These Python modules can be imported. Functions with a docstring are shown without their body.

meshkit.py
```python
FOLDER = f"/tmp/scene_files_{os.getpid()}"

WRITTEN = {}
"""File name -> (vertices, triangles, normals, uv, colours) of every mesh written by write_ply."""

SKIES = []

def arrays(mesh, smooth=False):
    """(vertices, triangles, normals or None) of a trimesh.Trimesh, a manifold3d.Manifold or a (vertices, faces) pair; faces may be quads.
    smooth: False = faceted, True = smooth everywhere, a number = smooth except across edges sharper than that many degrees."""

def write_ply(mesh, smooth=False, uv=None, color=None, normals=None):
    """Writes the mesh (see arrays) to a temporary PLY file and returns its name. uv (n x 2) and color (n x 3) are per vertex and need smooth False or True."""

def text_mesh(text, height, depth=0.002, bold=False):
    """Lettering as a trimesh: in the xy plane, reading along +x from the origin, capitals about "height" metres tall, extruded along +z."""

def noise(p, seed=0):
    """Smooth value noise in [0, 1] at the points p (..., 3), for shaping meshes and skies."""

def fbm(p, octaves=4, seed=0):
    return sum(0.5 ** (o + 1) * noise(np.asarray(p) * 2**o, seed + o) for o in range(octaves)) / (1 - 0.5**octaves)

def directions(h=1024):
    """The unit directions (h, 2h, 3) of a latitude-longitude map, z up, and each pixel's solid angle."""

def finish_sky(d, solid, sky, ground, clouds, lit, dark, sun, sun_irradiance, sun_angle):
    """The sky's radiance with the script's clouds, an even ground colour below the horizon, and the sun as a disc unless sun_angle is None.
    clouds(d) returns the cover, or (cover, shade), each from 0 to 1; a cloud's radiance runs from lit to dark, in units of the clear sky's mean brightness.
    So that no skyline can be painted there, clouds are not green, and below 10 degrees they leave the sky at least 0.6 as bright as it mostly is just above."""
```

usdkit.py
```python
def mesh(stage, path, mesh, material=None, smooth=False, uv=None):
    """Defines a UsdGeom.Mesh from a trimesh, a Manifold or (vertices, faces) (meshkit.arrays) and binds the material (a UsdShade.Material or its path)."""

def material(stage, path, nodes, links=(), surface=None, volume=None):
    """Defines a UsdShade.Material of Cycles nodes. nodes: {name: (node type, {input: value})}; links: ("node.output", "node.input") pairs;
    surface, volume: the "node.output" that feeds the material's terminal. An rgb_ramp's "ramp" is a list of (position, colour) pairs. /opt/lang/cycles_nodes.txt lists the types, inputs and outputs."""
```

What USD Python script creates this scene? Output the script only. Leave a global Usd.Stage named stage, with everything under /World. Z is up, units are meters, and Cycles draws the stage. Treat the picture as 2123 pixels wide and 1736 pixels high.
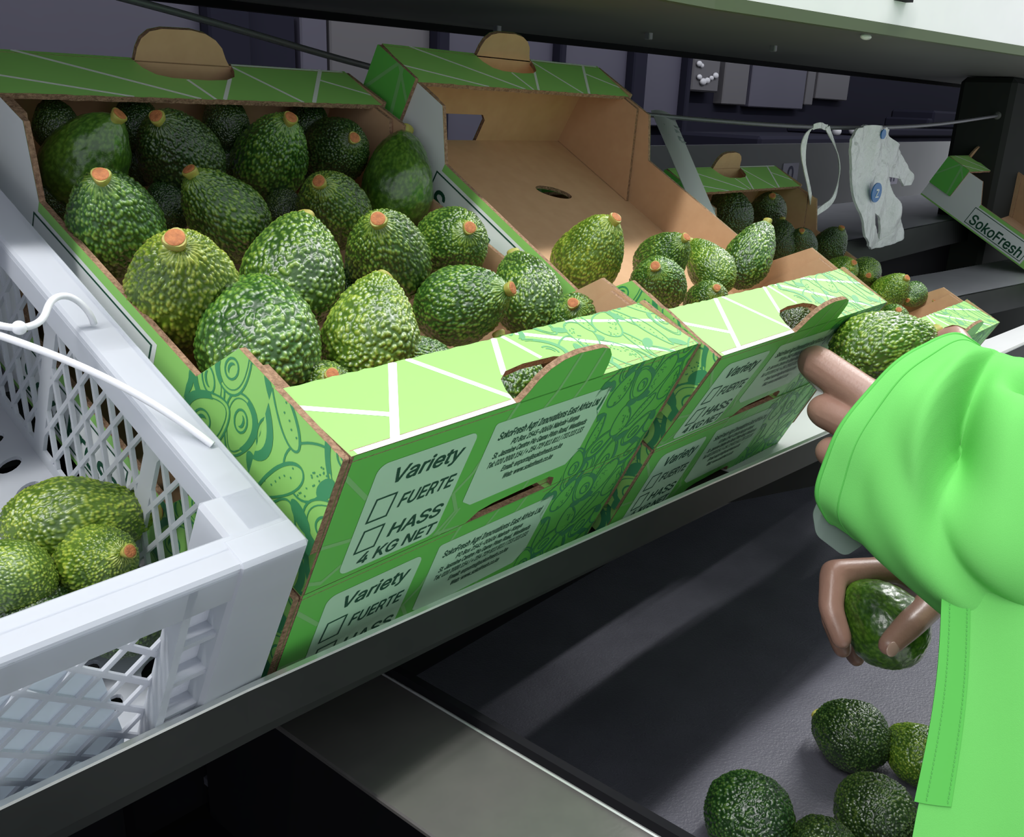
import math, random
import numpy as np, trimesh, usdkit, meshkit
from scipy.spatial import cKDTree
from shapely.geometry import Polygon, LineString, Point, box as sbox, MultiPolygon
from shapely import affinity
from shapely.ops import unary_union
from trimesh.creation import extrude_polygon, triangulate_polygon
import manifold3d
from pxr import Usd, UsdGeom, UsdLux, UsdShade, Gf, Sdf, Vt

stage = Usd.Stage.CreateInMemory()
UsdGeom.SetStageUpAxis(stage, UsdGeom.Tokens.z)
UsdGeom.SetStageMetersPerUnit(stage, 1.0)
UsdGeom.Xform.Define(stage, '/World')

# ------------------------------------------------------------------ camera, sky, lights, exposure
FPX = 1928.15
CAM_POS = np.array([-0.2446, -0.3296, 1.2306])
CAM_ROT = np.array([[0.6463, -0.7621, 0.0389], [-0.2218, -0.2364, -0.9460], [0.7301, 0.6028, -0.3218]])   # right, down, forward
q_, _ = np.linalg.qr(CAM_ROT.T)
CR = (q_ * np.sign(np.sum(q_ * CAM_ROT.T, 0))).T
cam = UsdGeom.Camera.Define(stage, '/World/camera')
cm = np.eye(4); cm[0, :3] = CR[0]; cm[1, :3] = -CR[1]; cm[2, :3] = -CR[2]; cm[3, :3] = CAM_POS
cam.AddTransformOp().Set(Gf.Matrix4d(*map(float, cm.ravel())))
cam.CreateHorizontalApertureAttr(36.0); cam.CreateVerticalApertureAttr(36.0 * 1736 / 2123)
cam.CreateFocalLengthAttr(FPX / 2123 * 36.0)
cam.CreateClippingRangeAttr(Gf.Vec2f(0.01, 100))
cam.CreateExposureAttr(0.0)
cam.CreateFStopAttr(0.0)

dome = UsdLux.DomeLight.Define(stage, '/World/ambient_light')
dome.CreateIntensityAttr(0.24); dome.CreateColorAttr(Gf.Vec3f(0.88, 0.92, 1.0))

def tube_light(name, x, y, z, sx, sy, power, col=(1, 1, 0.98)):
    l = UsdLux.RectLight.Define(stage, '/World/' + name)
    l.CreateWidthAttr(sx); l.CreateHeightAttr(sy); l.CreateIntensityAttr(power); l.CreateColorAttr(Gf.Vec3f(*col))
    l.AddTranslateOp().Set(Gf.Vec3d(x, y, z))
    return l
tube_light('ceiling_tube_light', -1.55, -0.165, 2.75, 2.0, 0.045, 180)       # a row of ceiling tubes running along the display
tube_light('ceiling_tube_light_001', 2.3, -0.27, 2.75, 2.8, 0.045, 155)
tube_light('ceiling_tube_light_002', 0.15, -0.17, 2.75, 1.2, 0.045, 75)

# ------------------------------------------------------------------ helpers
TILT = math.radians(25.0)
RW = np.array([[1, 0, 0], [0, math.cos(TILT), -math.sin(TILT)], [0, math.sin(TILT), math.cos(TILT)]])
OFF = np.array([0, 0, 1.0])
rng = np.random.default_rng(7)

def mat4(R=np.eye(3), t=(0, 0, 0)):
    m = np.eye(4); m[:3, :3] = R; m[:3, 3] = t
    return m
def rot(x=0, y=0, z=0):
    cx, sx, cy, sy, cz, sz = math.cos(x), math.sin(x), math.cos(y), math.sin(y), math.cos(z), math.sin(z)
    X = np.array([[1, 0, 0], [0, cx, -sx], [0, sx, cx]]); Y = np.array([[cy, 0, sy], [0, 1, 0], [-sy, 0, cy]]); Z = np.array([[cz, -sz, 0], [sz, cz, 0], [0, 0, 1]])
    return Z @ Y @ X
SLOPE = mat4(RW, OFF)                       # the sloping plane on which the cartons lie

_used = {}
def numbered(parent, name):
    k = (parent, name); n = _used.get(k, -1) + 1; _used[k] = n
    return f'{parent}/{name}' + (f'_{n:03d}' if n else '')
def tag(prim, label=None, cat=None, group=None, kind=None):
    for k, v in (('label', label), ('category', cat), ('group', group), ('kind', kind)):
        if v: prim.SetCustomDataByKey(k, v)
    return prim
def setm(x, M):
    x.AddTransformOp().Set(Gf.Matrix4d(*map(float, np.asarray(M).T.ravel())))
def thing(name, label, cat, M=np.eye(4), group=None, kind=None):
    x = UsdGeom.Xform.Define(stage, numbered('/World', name)); setm(x, M)
    return tag(x.GetPrim(), label, cat, group, kind)
def cat_mesh(ms):
    return trimesh.util.concatenate([m for m in ms if m is not None and len(m.faces)])
def obj(name, mesh, mat, parent=None, smooth=False, label=None, M=None, kind=None, prim=None):
    if isinstance(mesh, list): mesh = cat_mesh(mesh)
    path = numbered(parent.GetPath().pathString if parent is not None else '/World', name)
    m = usdkit.mesh(stage, path, mesh, mat, smooth=smooth)
    if M is not None: setm(UsdGeom.Xformable(m), M)
    if prim is not None:
        UsdGeom.PrimvarsAPI(m).CreatePrimvar(prim[0], Sdf.ValueTypeNames.FloatArray, 'vertex').Set(Vt.FloatArray.FromNumpy(np.asarray(prim[1], np.float32)))
    return tag(m.GetPrim(), label, kind=kind)
def struct(name, mesh, mat, label, cat, smooth=False):
    return tag(obj(name, mesh, mat, smooth=smooth), label, cat, kind='structure')
def dup(root, M, label, group=None):
    was = root.GetCustomData(); base = root.GetName()
    if base[-4:-3] == '_' and base[-3:].isdigit(): base = base[:-4]
    x = UsdGeom.Xform.Define(stage, numbered('/World', base)); p = x.GetPrim()
    p.GetReferences().AddInternalReference(root.GetPath()); p.SetInstanceable(True)
    x.ClearXformOpOrder(); op = x.AddTransformOp(); op.Set(Gf.Matrix4d(*map(float, np.asarray(M).T.ravel())))
    return tag(p, label, was['category'], group or was.get('group'))

# ------------------------------------------------------------------ materials
_m = {}
def mk(name, col, rough=0.5, metal=0.0, var=None, bump=None, coat=0.0, spec=0.5, translucent=0.0, sss=0.0, obj_space=True):
    nodes = {'p': ('principled_bsdf', {'base_color': col, 'roughness': rough, 'metallic': metal, 'coat_weight': coat, 'specular_ior_level': spec})}
    links = []
    nodes['tc'] = ('texture_coordinate', {}) if obj_space else ('geometry', {})
    src = 'tc.object' if obj_space else 'tc.position'
    if var:                                          # (scale, other colour, contrast)
        nodes['n'] = ('noise_texture', {'scale': var[0], 'detail': 5.0, 'roughness': 0.6})
        nodes['r'] = ('rgb_ramp', {'ramp': [(0.5 - var[2], col), (0.5 + var[2], var[1])]})
        links += [(src, 'n.vector'), ('n.fac', 'r.fac'), ('r.color', 'p.base_color')]
    if bump:                                         # (scale, strength, distance)
        nodes['bn'] = ('noise_texture', {'scale': bump[0], 'detail': 4.0})
        nodes['b'] = ('bump', {'strength': bump[1], 'distance': bump[2]})
        links += [(src, 'bn.vector'), ('bn.fac', 'b.height'), ('b.normal', 'p.normal')]
    surf = 'p.BSDF'
    if translucent:
        nodes['t'] = ('translucent_bsdf', {'color': col}); nodes['mx'] = ('mix_closure', {'fac': translucent})
        links += [('p.BSDF', 'mx.closure1'), ('t.BSDF', 'mx.closure2')]; surf = 'mx.closure'
    _m[name] = usdkit.material(stage, '/World/Looks/' + name, nodes, links, surface=surf)
    return _m[name]

mk('kraft', (0.54, 0.335, 0.19), 0.85, var=(60, (0.60, 0.385, 0.225), 0.25), bump=(900, 0.15, 0.0003), spec=0.2)
mk('kraft_edge', (0.17, 0.10, 0.065), 0.9, var=(420, (0.42, 0.27, 0.17), 0.22), bump=(500, 0.9, 0.002), spec=0.1)
mk('print_green', (0.115, 0.50, 0.075), 0.5, var=(3, (0.14, 0.55, 0.09), 0.3), spec=0.4)
mk('print_light', (0.265, 0.575, 0.135), 0.5, var=(4, (0.29, 0.61, 0.155), 0.3), spec=0.4)
mk('print_ink', (0.05, 0.26, 0.11), 0.55, spec=0.35)
mk('print_white', (0.78, 0.82, 0.78), 0.5, spec=0.35)
mk('print_pale', (0.22, 0.52, 0.18), 0.5, spec=0.35)
mk('print_mid', (0.12, 0.36, 0.16), 0.5, spec=0.35)
mk('label_white', (0.46, 0.72, 0.50), 0.55, spec=0.35)
mk('side_white', (0.76, 0.79, 0.79), 0.55, spec=0.3)
mk('ink_text', (0.012, 0.075, 0.04), 0.6, spec=0.3)
mk('crate_plastic', (0.76, 0.78, 0.83), 0.35, var=(9, (0.70, 0.73, 0.78), 0.3), bump=(40, 0.05, 0.002), translucent=0.5)
mk('crate_film', (0.70, 0.76, 0.82), 0.4, translucent=0.5)
mk('white_cord', (0.85, 0.86, 0.9), 0.4, translucent=0.2)
mk('stem_green', (0.32, 0.38, 0.07), 0.5, var=(300, (0.40, 0.30, 0.07), 0.2))
mk('stem_cut', (0.52, 0.19, 0.06), 0.7, var=(350, (0.30, 0.10, 0.035), 0.25), bump=(700, 0.5, 0.001))
mk('deck_white', (0.72, 0.73, 0.74), 0.35, var=(8, (0.66, 0.67, 0.68), 0.3))
mk('steel_dark', (0.40, 0.40, 0.43), 0.40, metal=0.1, var=(7, (0.50, 0.50, 0.53), 0.25), bump=(25, 0.08, 0.003))
mk('rail_edge', (0.75, 0.77, 0.75), 0.3, metal=0.6)
mk('rail_face', (0.012, 0.014, 0.014), 0.45, var=(12, (0.022, 0.025, 0.023), 0.2), spec=0.25)
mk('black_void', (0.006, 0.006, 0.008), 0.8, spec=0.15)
mk('bin_floor', (0.120, 0.120, 0.148), 0.42, var=(14, (0.092, 0.092, 0.115), 0.2), bump=(420, 0.5, 0.0012), spec=0.5)
mk('stringer_steel', (0.20, 0.195, 0.19), 0.30, metal=0.75, var=(9, (0.30, 0.28, 0.265), 0.22), bump=(30, 0.12, 0.004))
mk('canopy_dark', (0.10, 0.105, 0.098), 0.6, var=(6, (0.12, 0.125, 0.115), 0.3))
mk('canopy_white', (0.92, 0.91, 0.91), 0.4, var=(10, (0.84, 0.84, 0.84), 0.3), bump=(60, 0.04, 0.002))
mk('canopy_trim', (0.075, 0.105, 0.045), 0.5)
mk('panel_lavender', (0.050, 0.047, 0.075), 0.6, var=(2.0, (0.038, 0.036, 0.06), 0.3))
mk('panel_grey', (0.065, 0.062, 0.072), 0.6)
mk('back_dark', (0.012, 0.012, 0.022), 0.9, spec=0.08)
mk('post_dark', (0.028, 0.031, 0.028), 0.85, spec=0.1)
mk('back_band', (0.16, 0.165, 0.165), 0.5, var=(4, (0.13, 0.135, 0.14), 0.3))
mk('tag_paper', (0.42, 0.40, 0.50), 0.6)
mk('tag_ink', (0.03, 0.03, 0.09), 0.6)
mk('wire_grey', (0.22, 0.22, 0.24), 0.45, metal=0.4)
mk('bag_film', (0.92, 0.95, 0.92), 0.2, bump=(38, 0.9, 0.010), translucent=0.22, spec=0.6)
mk('bag_blue', (0.02, 0.16, 0.42), 0.4)
mk('strip_film', (0.88, 0.92, 0.90), 0.3, translucent=0.2)
mk('strip_ink', (0.40, 0.48, 0.46), 0.6)
mk('floor_tile', (0.66, 0.65, 0.63), 0.3, var=(3, (0.60, 0.59, 0.57), 0.3))
mk('lamp_glass', (0.8, 0.8, 0.8), 0.3)
mk('cloth_green', (0.145, 0.53, 0.115), 0.85, var=(5, (0.165, 0.57, 0.135), 0.3), bump=(1500, 0.2, 0.0006), spec=0.15)
mk('cloth_hem', (0.11, 0.48, 0.09), 0.85, spec=0.15)
mk('thread', (0.10, 0.44, 0.09), 0.8)
mk('skin', (0.29, 0.16, 0.12), 0.36, var=(40, (0.37, 0.21, 0.165), 0.3), bump=(500, 0.15, 0.0008), spec=0.5)
mk('nail', (0.42, 0.27, 0.22), 0.3)
mk('cuff_film', (0.20, 0.26, 0.23), 0.4, translucent=0.35)
mk('trousers', (0.02, 0.022, 0.03), 0.9)
mk('shoe', (0.015, 0.015, 0.015), 0.5)
mk('hair', (0.01, 0.008, 0.007), 0.8)
mk('eye', (0.7, 0.68, 0.66), 0.2)
mk('blob_white', (0.42, 0.42, 0.46), 0.5)

def skin_mat(name, dark, mid, hi, rough):
    nodes = {'tc': ('texture_coordinate', {}), 'a': ('attribute', {'attribute': 'peb'}),
             'n': ('noise_texture', {'scale': 28.0, 'detail': 4.0}), 'n2': ('noise_texture', {'scale': 900.0, 'detail': 2.0}),
             'r': ('rgb_ramp', {'ramp': [(0.0, dark), (0.45, mid), (1.0, hi)]}),
             'rp': ('rgb_ramp', {'ramp': [(0.36, (0.55, 0.62, 0.5)), (0.62, (1.25, 1.12, 1.0))]}),
             'mx': ('mix_color', {'blend_type': 'multiply', 'fac': 1.0, 'use_clamp': False}),
             'oi': ('object_info', {}), 'mr': ('map_range', {'value': 0.5, 'from_min': 0.0, 'from_max': 1.0, 'to_min': 0.478, 'to_max': 0.512}),
             'h': ('hsv', {'saturation': 1.0, 'value': 1.0, 'fac': 1.0}),
             'b': ('bump', {'strength': 0.25, 'distance': 0.0006}),
             'p': ('principled_bsdf', {'roughness': rough, 'specular_ior_level': 0.55, 'coat_weight': 0.7, 'coat_roughness': 0.32})}
    links = [('tc.object', 'n.vector'), ('tc.object', 'n2.vector'), ('a.fac', 'r.fac'), ('n.fac', 'rp.fac'), ('r.color', 'mx.a'), ('rp.color', 'mx.b'),
             ('oi.random', 'mr.value'), ('mr.result', 'h.hue'), ('mx.result', 'h.color'), ('h.color', 'p.base_color'), ('n2.fac', 'b.height'), ('b.normal', 'p.normal')]
    _m[name] = usdkit.material(stage, '/World/Looks/' + name, nodes, links, surface='p.BSDF')
skin_mat('avocado_green', (0.022, 0.080, 0.010), (0.070, 0.190, 0.022), (0.22, 0.36, 0.055), 0.32)
skin_mat('avocado_yellow', (0.055, 0.140, 0.010), (0.140, 0.270, 0.022), (0.33, 0.45, 0.070), 0.33)
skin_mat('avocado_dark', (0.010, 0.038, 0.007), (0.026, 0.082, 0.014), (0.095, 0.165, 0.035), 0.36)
skin_mat('avocado_smooth', (0.030, 0.110, 0.010), (0.060, 0.180, 0.018), (0.10, 0.24, 0.03), 0.25)

# ------------------------------------------------------------------ mesh helpers
def bx(x0, y0, z0, x1, y1, z1, bev=0.0):
    if bev <= 0:
        m = trimesh.creation.box((x1 - x0, y1 - y0, z1 - z0)); m.apply_translation(((x0 + x1) / 2, (y0 + y1) / 2, (z0 + z1) / 2)); return m
    pts = []
    for a, b, c in ((bev, 0, 0), (0, bev, 0), (0, 0, bev)):
        for sx in (x0 + bev - a * 1, x1 - bev + a * 1):
            for sy in (y0 + bev - b, y1 - bev + b):
                for sz in (z0 + bev - c, z1 - bev + c): pts.append((sx, sy, sz))
    return trimesh.convex.convex_hull(np.array(pts))
def tube(pts, r, n=10, closed=False):
    pts = np.asarray(pts, float); N = len(pts); rr = np.broadcast_to(r, (N,))
    tg = np.gradient(pts, axis=0); tg /= np.linalg.norm(tg, axis=1)[:, None]
    up = np.array([0, 0, 1.0]) if abs(tg[0][2]) < 0.9 else np.array([1.0, 0, 0])
    V = []; u = np.cross(tg[0], up); u /= np.linalg.norm(u)
    for i in range(N):
        u = u - tg[i] * np.dot(u, tg[i]); u /= np.linalg.norm(u); v = np.cross(tg[i], u)
        for k in range(n):
            a = 2 * math.pi * k / n; V.append(pts[i] + rr[i] * (math.cos(a) * u + math.sin(a) * v))
    F = []
    for i in range(N - 1):
        for k in range(n):
            a, b = i * n + k, i * n + (k + 1) % n
            F += [(a, b, b + n), (a, b + n, a + n)]
    V += [pts[0], pts[-1]]
    for k in range(n):
        F += [(len(V) - 2, (k + 1) % n, k), (len(V) - 1, (N - 1) * n + k, (N - 1) * n + (k + 1) % n)]
    return trimesh.Trimesh(V, F, process=False)
def spline(pts, n=24):
    from scipy.interpolate import CubicSpline
    pts = np.asarray(pts, float); t = np.r_[0, np.cumsum(np.linalg.norm(np.diff(pts, axis=0), axis=1))]
    return CubicSpline(t, pts)(np.linspace(0, t[-1], n))
def polys(g):
    if g is None or g.is_empty: return []
    return [p for p in (g.geoms if hasattr(g, 'geoms') else [g]) if p.geom_type == 'Polygon' and p.area > 1e-9]
class Plane:
    """A sheet's own 2-D frame: origin, u and v; normal u x v points out of the printed side."""
    def __init__(s, O, U, V): s.O, s.U, s.V = (np.array(a, float) for a in (O, U, V)); s.N = np.cross(s.U, s.V)
    def put(s, m, lift=0.0):
        v = np.asarray(m.vertices); w = s.O + v[:, :1] * s.U + v[:, 1:2] * s.V + (v[:, 2:3] + lift) * s.N
        return trimesh.Trimesh(w, m.faces, process=False)
    def slab(s, poly, th):                           # solid sheet, its printed side on the plane
        return cat_mesh([s.put(extrude_polygon(p, th, engine='earcut'), -th) for p in polys(poly)])
    def decal(s, poly, lift):
        out = []
        for p in polys(poly):
            v, f = triangulate_polygon(p, engine='earcut')
            a = v[f]; neg = np.cross(a[:, 1] - a[:, 0], a[:, 2] - a[:, 0]) < 0
            f = f.copy(); f[neg] = f[neg][:, ::-1]
            out.append(s.put(trimesh.Trimesh(np.c_[v, np.zeros(len(v))], f, process=False), lift))
        return cat_mesh(out) if out else None
    def flat(s, m, lift): return s.put(m, lift)
_txt = {}
def text2d(text, height, width=None, x=0.0, y=0.0, slant=0.0, bold=False, align='l'):
    """Flat lettering in the plane: x, y of the baseline start; width squeezes it."""
    k = (text, bold)
    if k not in _txt:
        m = meshkit.text_mesh(text, 1.0, 0.01, bold); keep = m.face_normals[:, 2] > 0.5
        m.update_faces(keep); m.remove_unreferenced_vertices(); _txt[k] = m
    m = _txt[k].copy(); v = np.array(m.vertices); v[:, 2] = 0
    v[:, 0] -= v[:, 0].min(); wd = v[:, 0].max()
    sx = height if width is None else width / wd
    v[:, 0] *= sx; v[:, 1] *= height
    if align == 'c': v[:, 0] -= wd * sx / 2
    if align == 'r': v[:, 0] -= wd * sx
    v[:, 0] += slant * v[:, 1] + x; v[:, 1] += y
    return trimesh.Trimesh(v, m.faces, process=False)
def rrect(x0, y0, x1, y1, r): return sbox(x0 + r, y0 + r, x1 - r, y1 - r).buffer(r, 6)
def line2(pts, w): return LineString(pts).buffer(w / 2, cap_style=2, join_style=2)

# ------------------------------------------------------------------ the setting
def poly_prism(pts2, z0, z1):
    m = extrude_polygon(Polygon(pts2), z1 - z0, engine='earcut'); m.apply_translation((0, 0, z0)); return m
struct('floor', bx(-3, -3, -0.05, 7, 3.2, 0), _m['floor_tile'], 'dark grey shop floor beneath the produce display', 'floor')
wb = thing('wall_back', 'dim lavender panelled wall seen beyond the produce display', 'wall', kind='structure')
obj('wall_backing', bx(-2.5, 1.56, 0, 9.0, 1.66, 3.0), _m['back_dark'], wb)
for x0, x1, z0, z1, m in ((-0.6, 0.93, 1.02, 1.62, 'panel_lavender'), (1.03, 1.17, 1.06, 1.40, 'back_dark'), (1.185, 1.262, 0.9, 1.62, 'panel_lavender'), (1.27, 1.60, 0.9, 1.62, 'panel_grey'),
                          (1.645, 1.86, 0.9, 1.62, 'panel_lavender'), (1.89, 2.12, 0.9, 1.62, 'panel_lavender'), (2.15, 2.52, 1.13, 1.62, 'panel_lavender'), (2.60, 2.87, 1.17, 1.62, 'panel_lavender'),
                          (3.20, 3.40, 1.255, 1.62, 'panel_grey'), (3.43, 3.95, 1.25, 1.62, 'panel_lavender'), (3.97, 4.05, 1.27, 1.62, 'panel_grey'), (4.08, 4.45, 1.30, 1.62, 'panel_grey')):
    obj('wall_panel', bx(x0, 1.52, z0, x1, 1.565, z1, 0.004), _m[m], wb)
for x0, x1 in ((0.93, 1.03), (2.12, 2.15), (2.52, 2.60), (2.87, 2.90), (1.60, 1.645)):
    obj('wall_post', bx(x0, 1.49, 0.6, x1, 1.56, 1.9, 0.005), _m['back_dark'], wb)
cl = thing('ceiling_lamp_cluster', 'small cluster of pale round lamps on the wall beyond the display', 'lamp', mat4(t=(3.03, 1.50, 1.345)))
for dx, dz, r in ((-0.07, 0.045, 0.013), (-0.05, 0.04, 0.010), (-0.06, 0.0, 0.012), (-0.03, -0.015, 0.016), (0.0, -0.01, 0.014), (0.03, 0.0, 0.011), (0.06, 0.01, 0.014)):
    s = trimesh.creation.icosphere(2, r); s.apply_scale((1.3, 0.6, 0.8)); s.apply_translation((dx, 0, dz)); obj('lamp_globe', s, _m['blob_white'], cl, smooth=True)
obj('lamp_bracket', bx(-0.1, 0.005, -0.05, 0.1, 0.05, 0.075, 0.006), _m['panel_grey'], cl)
ct = thing('back_counter', 'long dark counter behind the produce display, in front of the lavender wall', 'counter', mat4(t=(3.9, 1.2, 0)))
obj('counter_body', bx(-1.3, -0.15, 0, 3.5, 0.15, 1.16, 0.01), _m['back_dark'], ct)
obj('counter_top', bx(-0.42, -0.17, 1.16, 3.5, 0.17, 1.19, 0.006), _m['back_dark'], ct)
obj('till_block', bx(0.55, -0.1, 1.19, 0.95, 0.1, 1.27, 0.01), _m['back_dark'], ct)
obj('till_block', bx(0.48, -0.1, 1.19, 0.55, 0.1, 1.235, 0.008), _m['back_dark'], ct)
for i, (x, z) in enumerate(((-0.62, 1.175), (-0.46, 1.18), (-0.37, 1.182))):
    s = trimesh.creation.icosphere(2, 0.017); s.apply_translation((x, -0.12, z)); obj('knob', s, _m['blob_white'], ct, smooth=True)

# the stepped display: a front deck behind a rail, two raised treads, a back board
ds = thing('produce_display', 'stepped metal produce display with dark treads and a pale front deck', 'display stand', mat4())
RAIL = np.array([(-0.90, 0.045), (-0.40, 0.024), (-0.140, 0.0128), (-0.028, 0.0083), (0.128, -0.0043), (0.374, -0.0242), (0.551, -0.0405), (0.985, -0.074), (1.30, -0.098), (2.6, -0.20)])
def along(line, off): return [(x, y + off) for x, y in line]
FR = [(-0.90, 0.065), (0.0, 0.031), (0.13, 0.023), (0.50, -0.005), (0.56, -0.037)] + along(RAIL[7:], 0.003)
DB = [(1.30, 0.002), (1.0, 0.055), (0.75, 0.085), (0.50, 0.098)]
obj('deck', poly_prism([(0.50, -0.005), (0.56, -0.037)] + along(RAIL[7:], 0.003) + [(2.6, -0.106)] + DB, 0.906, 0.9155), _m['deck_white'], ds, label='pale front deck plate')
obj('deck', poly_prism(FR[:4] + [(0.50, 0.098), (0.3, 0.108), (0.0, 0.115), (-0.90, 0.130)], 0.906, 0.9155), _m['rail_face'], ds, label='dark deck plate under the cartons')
obj('front_rail', poly_prism(along(RAIL, 0.0) + along(RAIL, 0.003)[::-1], 0.932, 0.9555), _m['rail_face'], ds)
obj('rail_edge', poly_prism(along(RAIL, -0.0004) + along(RAIL, 0.0034)[::-1], 0.9555, 0.957), _m['rail_edge'], ds, label='bright top edge of the rail')
for i_, (z0_, z1_) in enumerate(((0.9315, 0.906), (0.906, 0.895), (0.895, 0.895), (0.895, 0.895))):
    pts_ = np.vstack([[(0.40, -0.0266)], RAIL[6:]]); d_ = pts_[i_ + 1] - pts_[i_]; l_ = np.linalg.norm(d_)
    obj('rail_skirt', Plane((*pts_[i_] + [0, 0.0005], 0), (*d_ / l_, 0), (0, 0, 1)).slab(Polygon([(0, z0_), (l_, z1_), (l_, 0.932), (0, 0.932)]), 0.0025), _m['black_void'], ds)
T2 = np.array([(-0.9, 0.155), (0.0, 0.150), (0.7, 0.148), (1.1, 0.132), (1.455, 0.088), (1.70, 0.043), (2.6, -0.09)])
T1 = np.array([(-0.9, 0.31), (0.0, 0.30), (0.6, 0.285), (1.2, 0.245), (1.8, 0.235), (2.6, 0.20)])
obj('tread', poly_prism(along(T2, 0) + along(T2, 0.155)[::-1], 0.942, 0.948), _m['steel_dark'], ds)
obj('tread_lip', poly_prism(along(T2, -0.002) + along(T2, 0.004)[::-1], 0.905, 0.949), _m['rail_face'], ds)
obj('tread', poly_prism(along(T1, 0) + along(T1, 0.30)[::-1], 1.028, 1.034), _m['steel_dark'], ds)
obj('tread_lip', poly_prism(along(T1, -0.002) + along(T1, 0.004)[::-1], 0.985, 1.035), _m['rail_face'], ds)
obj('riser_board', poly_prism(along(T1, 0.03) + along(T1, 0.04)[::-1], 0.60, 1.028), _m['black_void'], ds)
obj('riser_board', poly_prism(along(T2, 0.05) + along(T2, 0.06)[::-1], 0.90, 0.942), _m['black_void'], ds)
obj('back_board', bx(-0.9, 0.62, 0.60, 5.0, 0.635, 1.165), _m['back_band'], ds, label='grey back board')
obj('upright_post', bx(1.955, 0.19, 0.5, 2.60, 0.30, 1.318, 0.01), _m['post_dark'], ds)
obj('upright_post', bx(-0.75, 0.50, 0.5, -0.66, 0.60, 1.60, 0.01), _m['canopy_dark'], ds)

# lower bin
bn = thing('lower_bin', 'dark textured metal bin under the front rail, holding loose avocados', 'bin', mat4())
obj('bin_floor', bx(0.125, -0.235, 0.622, 2.2, 0.33, 0.630), _m['bin_floor'], bn, label='grey textured bin floor')
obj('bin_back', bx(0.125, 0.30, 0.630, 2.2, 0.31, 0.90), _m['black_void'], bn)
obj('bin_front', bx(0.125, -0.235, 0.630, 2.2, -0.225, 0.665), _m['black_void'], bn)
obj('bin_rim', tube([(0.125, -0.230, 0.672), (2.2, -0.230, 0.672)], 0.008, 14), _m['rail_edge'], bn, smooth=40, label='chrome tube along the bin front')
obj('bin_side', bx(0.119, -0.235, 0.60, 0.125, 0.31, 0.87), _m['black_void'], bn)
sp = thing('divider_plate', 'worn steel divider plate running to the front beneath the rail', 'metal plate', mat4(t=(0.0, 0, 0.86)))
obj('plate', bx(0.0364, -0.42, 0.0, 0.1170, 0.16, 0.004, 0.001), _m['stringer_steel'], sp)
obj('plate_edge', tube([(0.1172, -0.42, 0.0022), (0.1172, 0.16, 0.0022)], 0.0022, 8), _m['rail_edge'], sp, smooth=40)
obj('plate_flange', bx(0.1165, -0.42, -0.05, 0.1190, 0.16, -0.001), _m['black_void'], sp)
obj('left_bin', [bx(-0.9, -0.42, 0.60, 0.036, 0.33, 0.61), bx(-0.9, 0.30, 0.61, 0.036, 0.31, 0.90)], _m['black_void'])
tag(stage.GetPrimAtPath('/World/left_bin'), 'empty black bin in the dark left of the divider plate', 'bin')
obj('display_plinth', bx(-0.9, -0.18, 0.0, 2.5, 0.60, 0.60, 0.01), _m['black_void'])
tag(stage.GetPrimAtPath('/World/display_plinth'), 'black plinth carrying the display bins', 'plinth')

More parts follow.
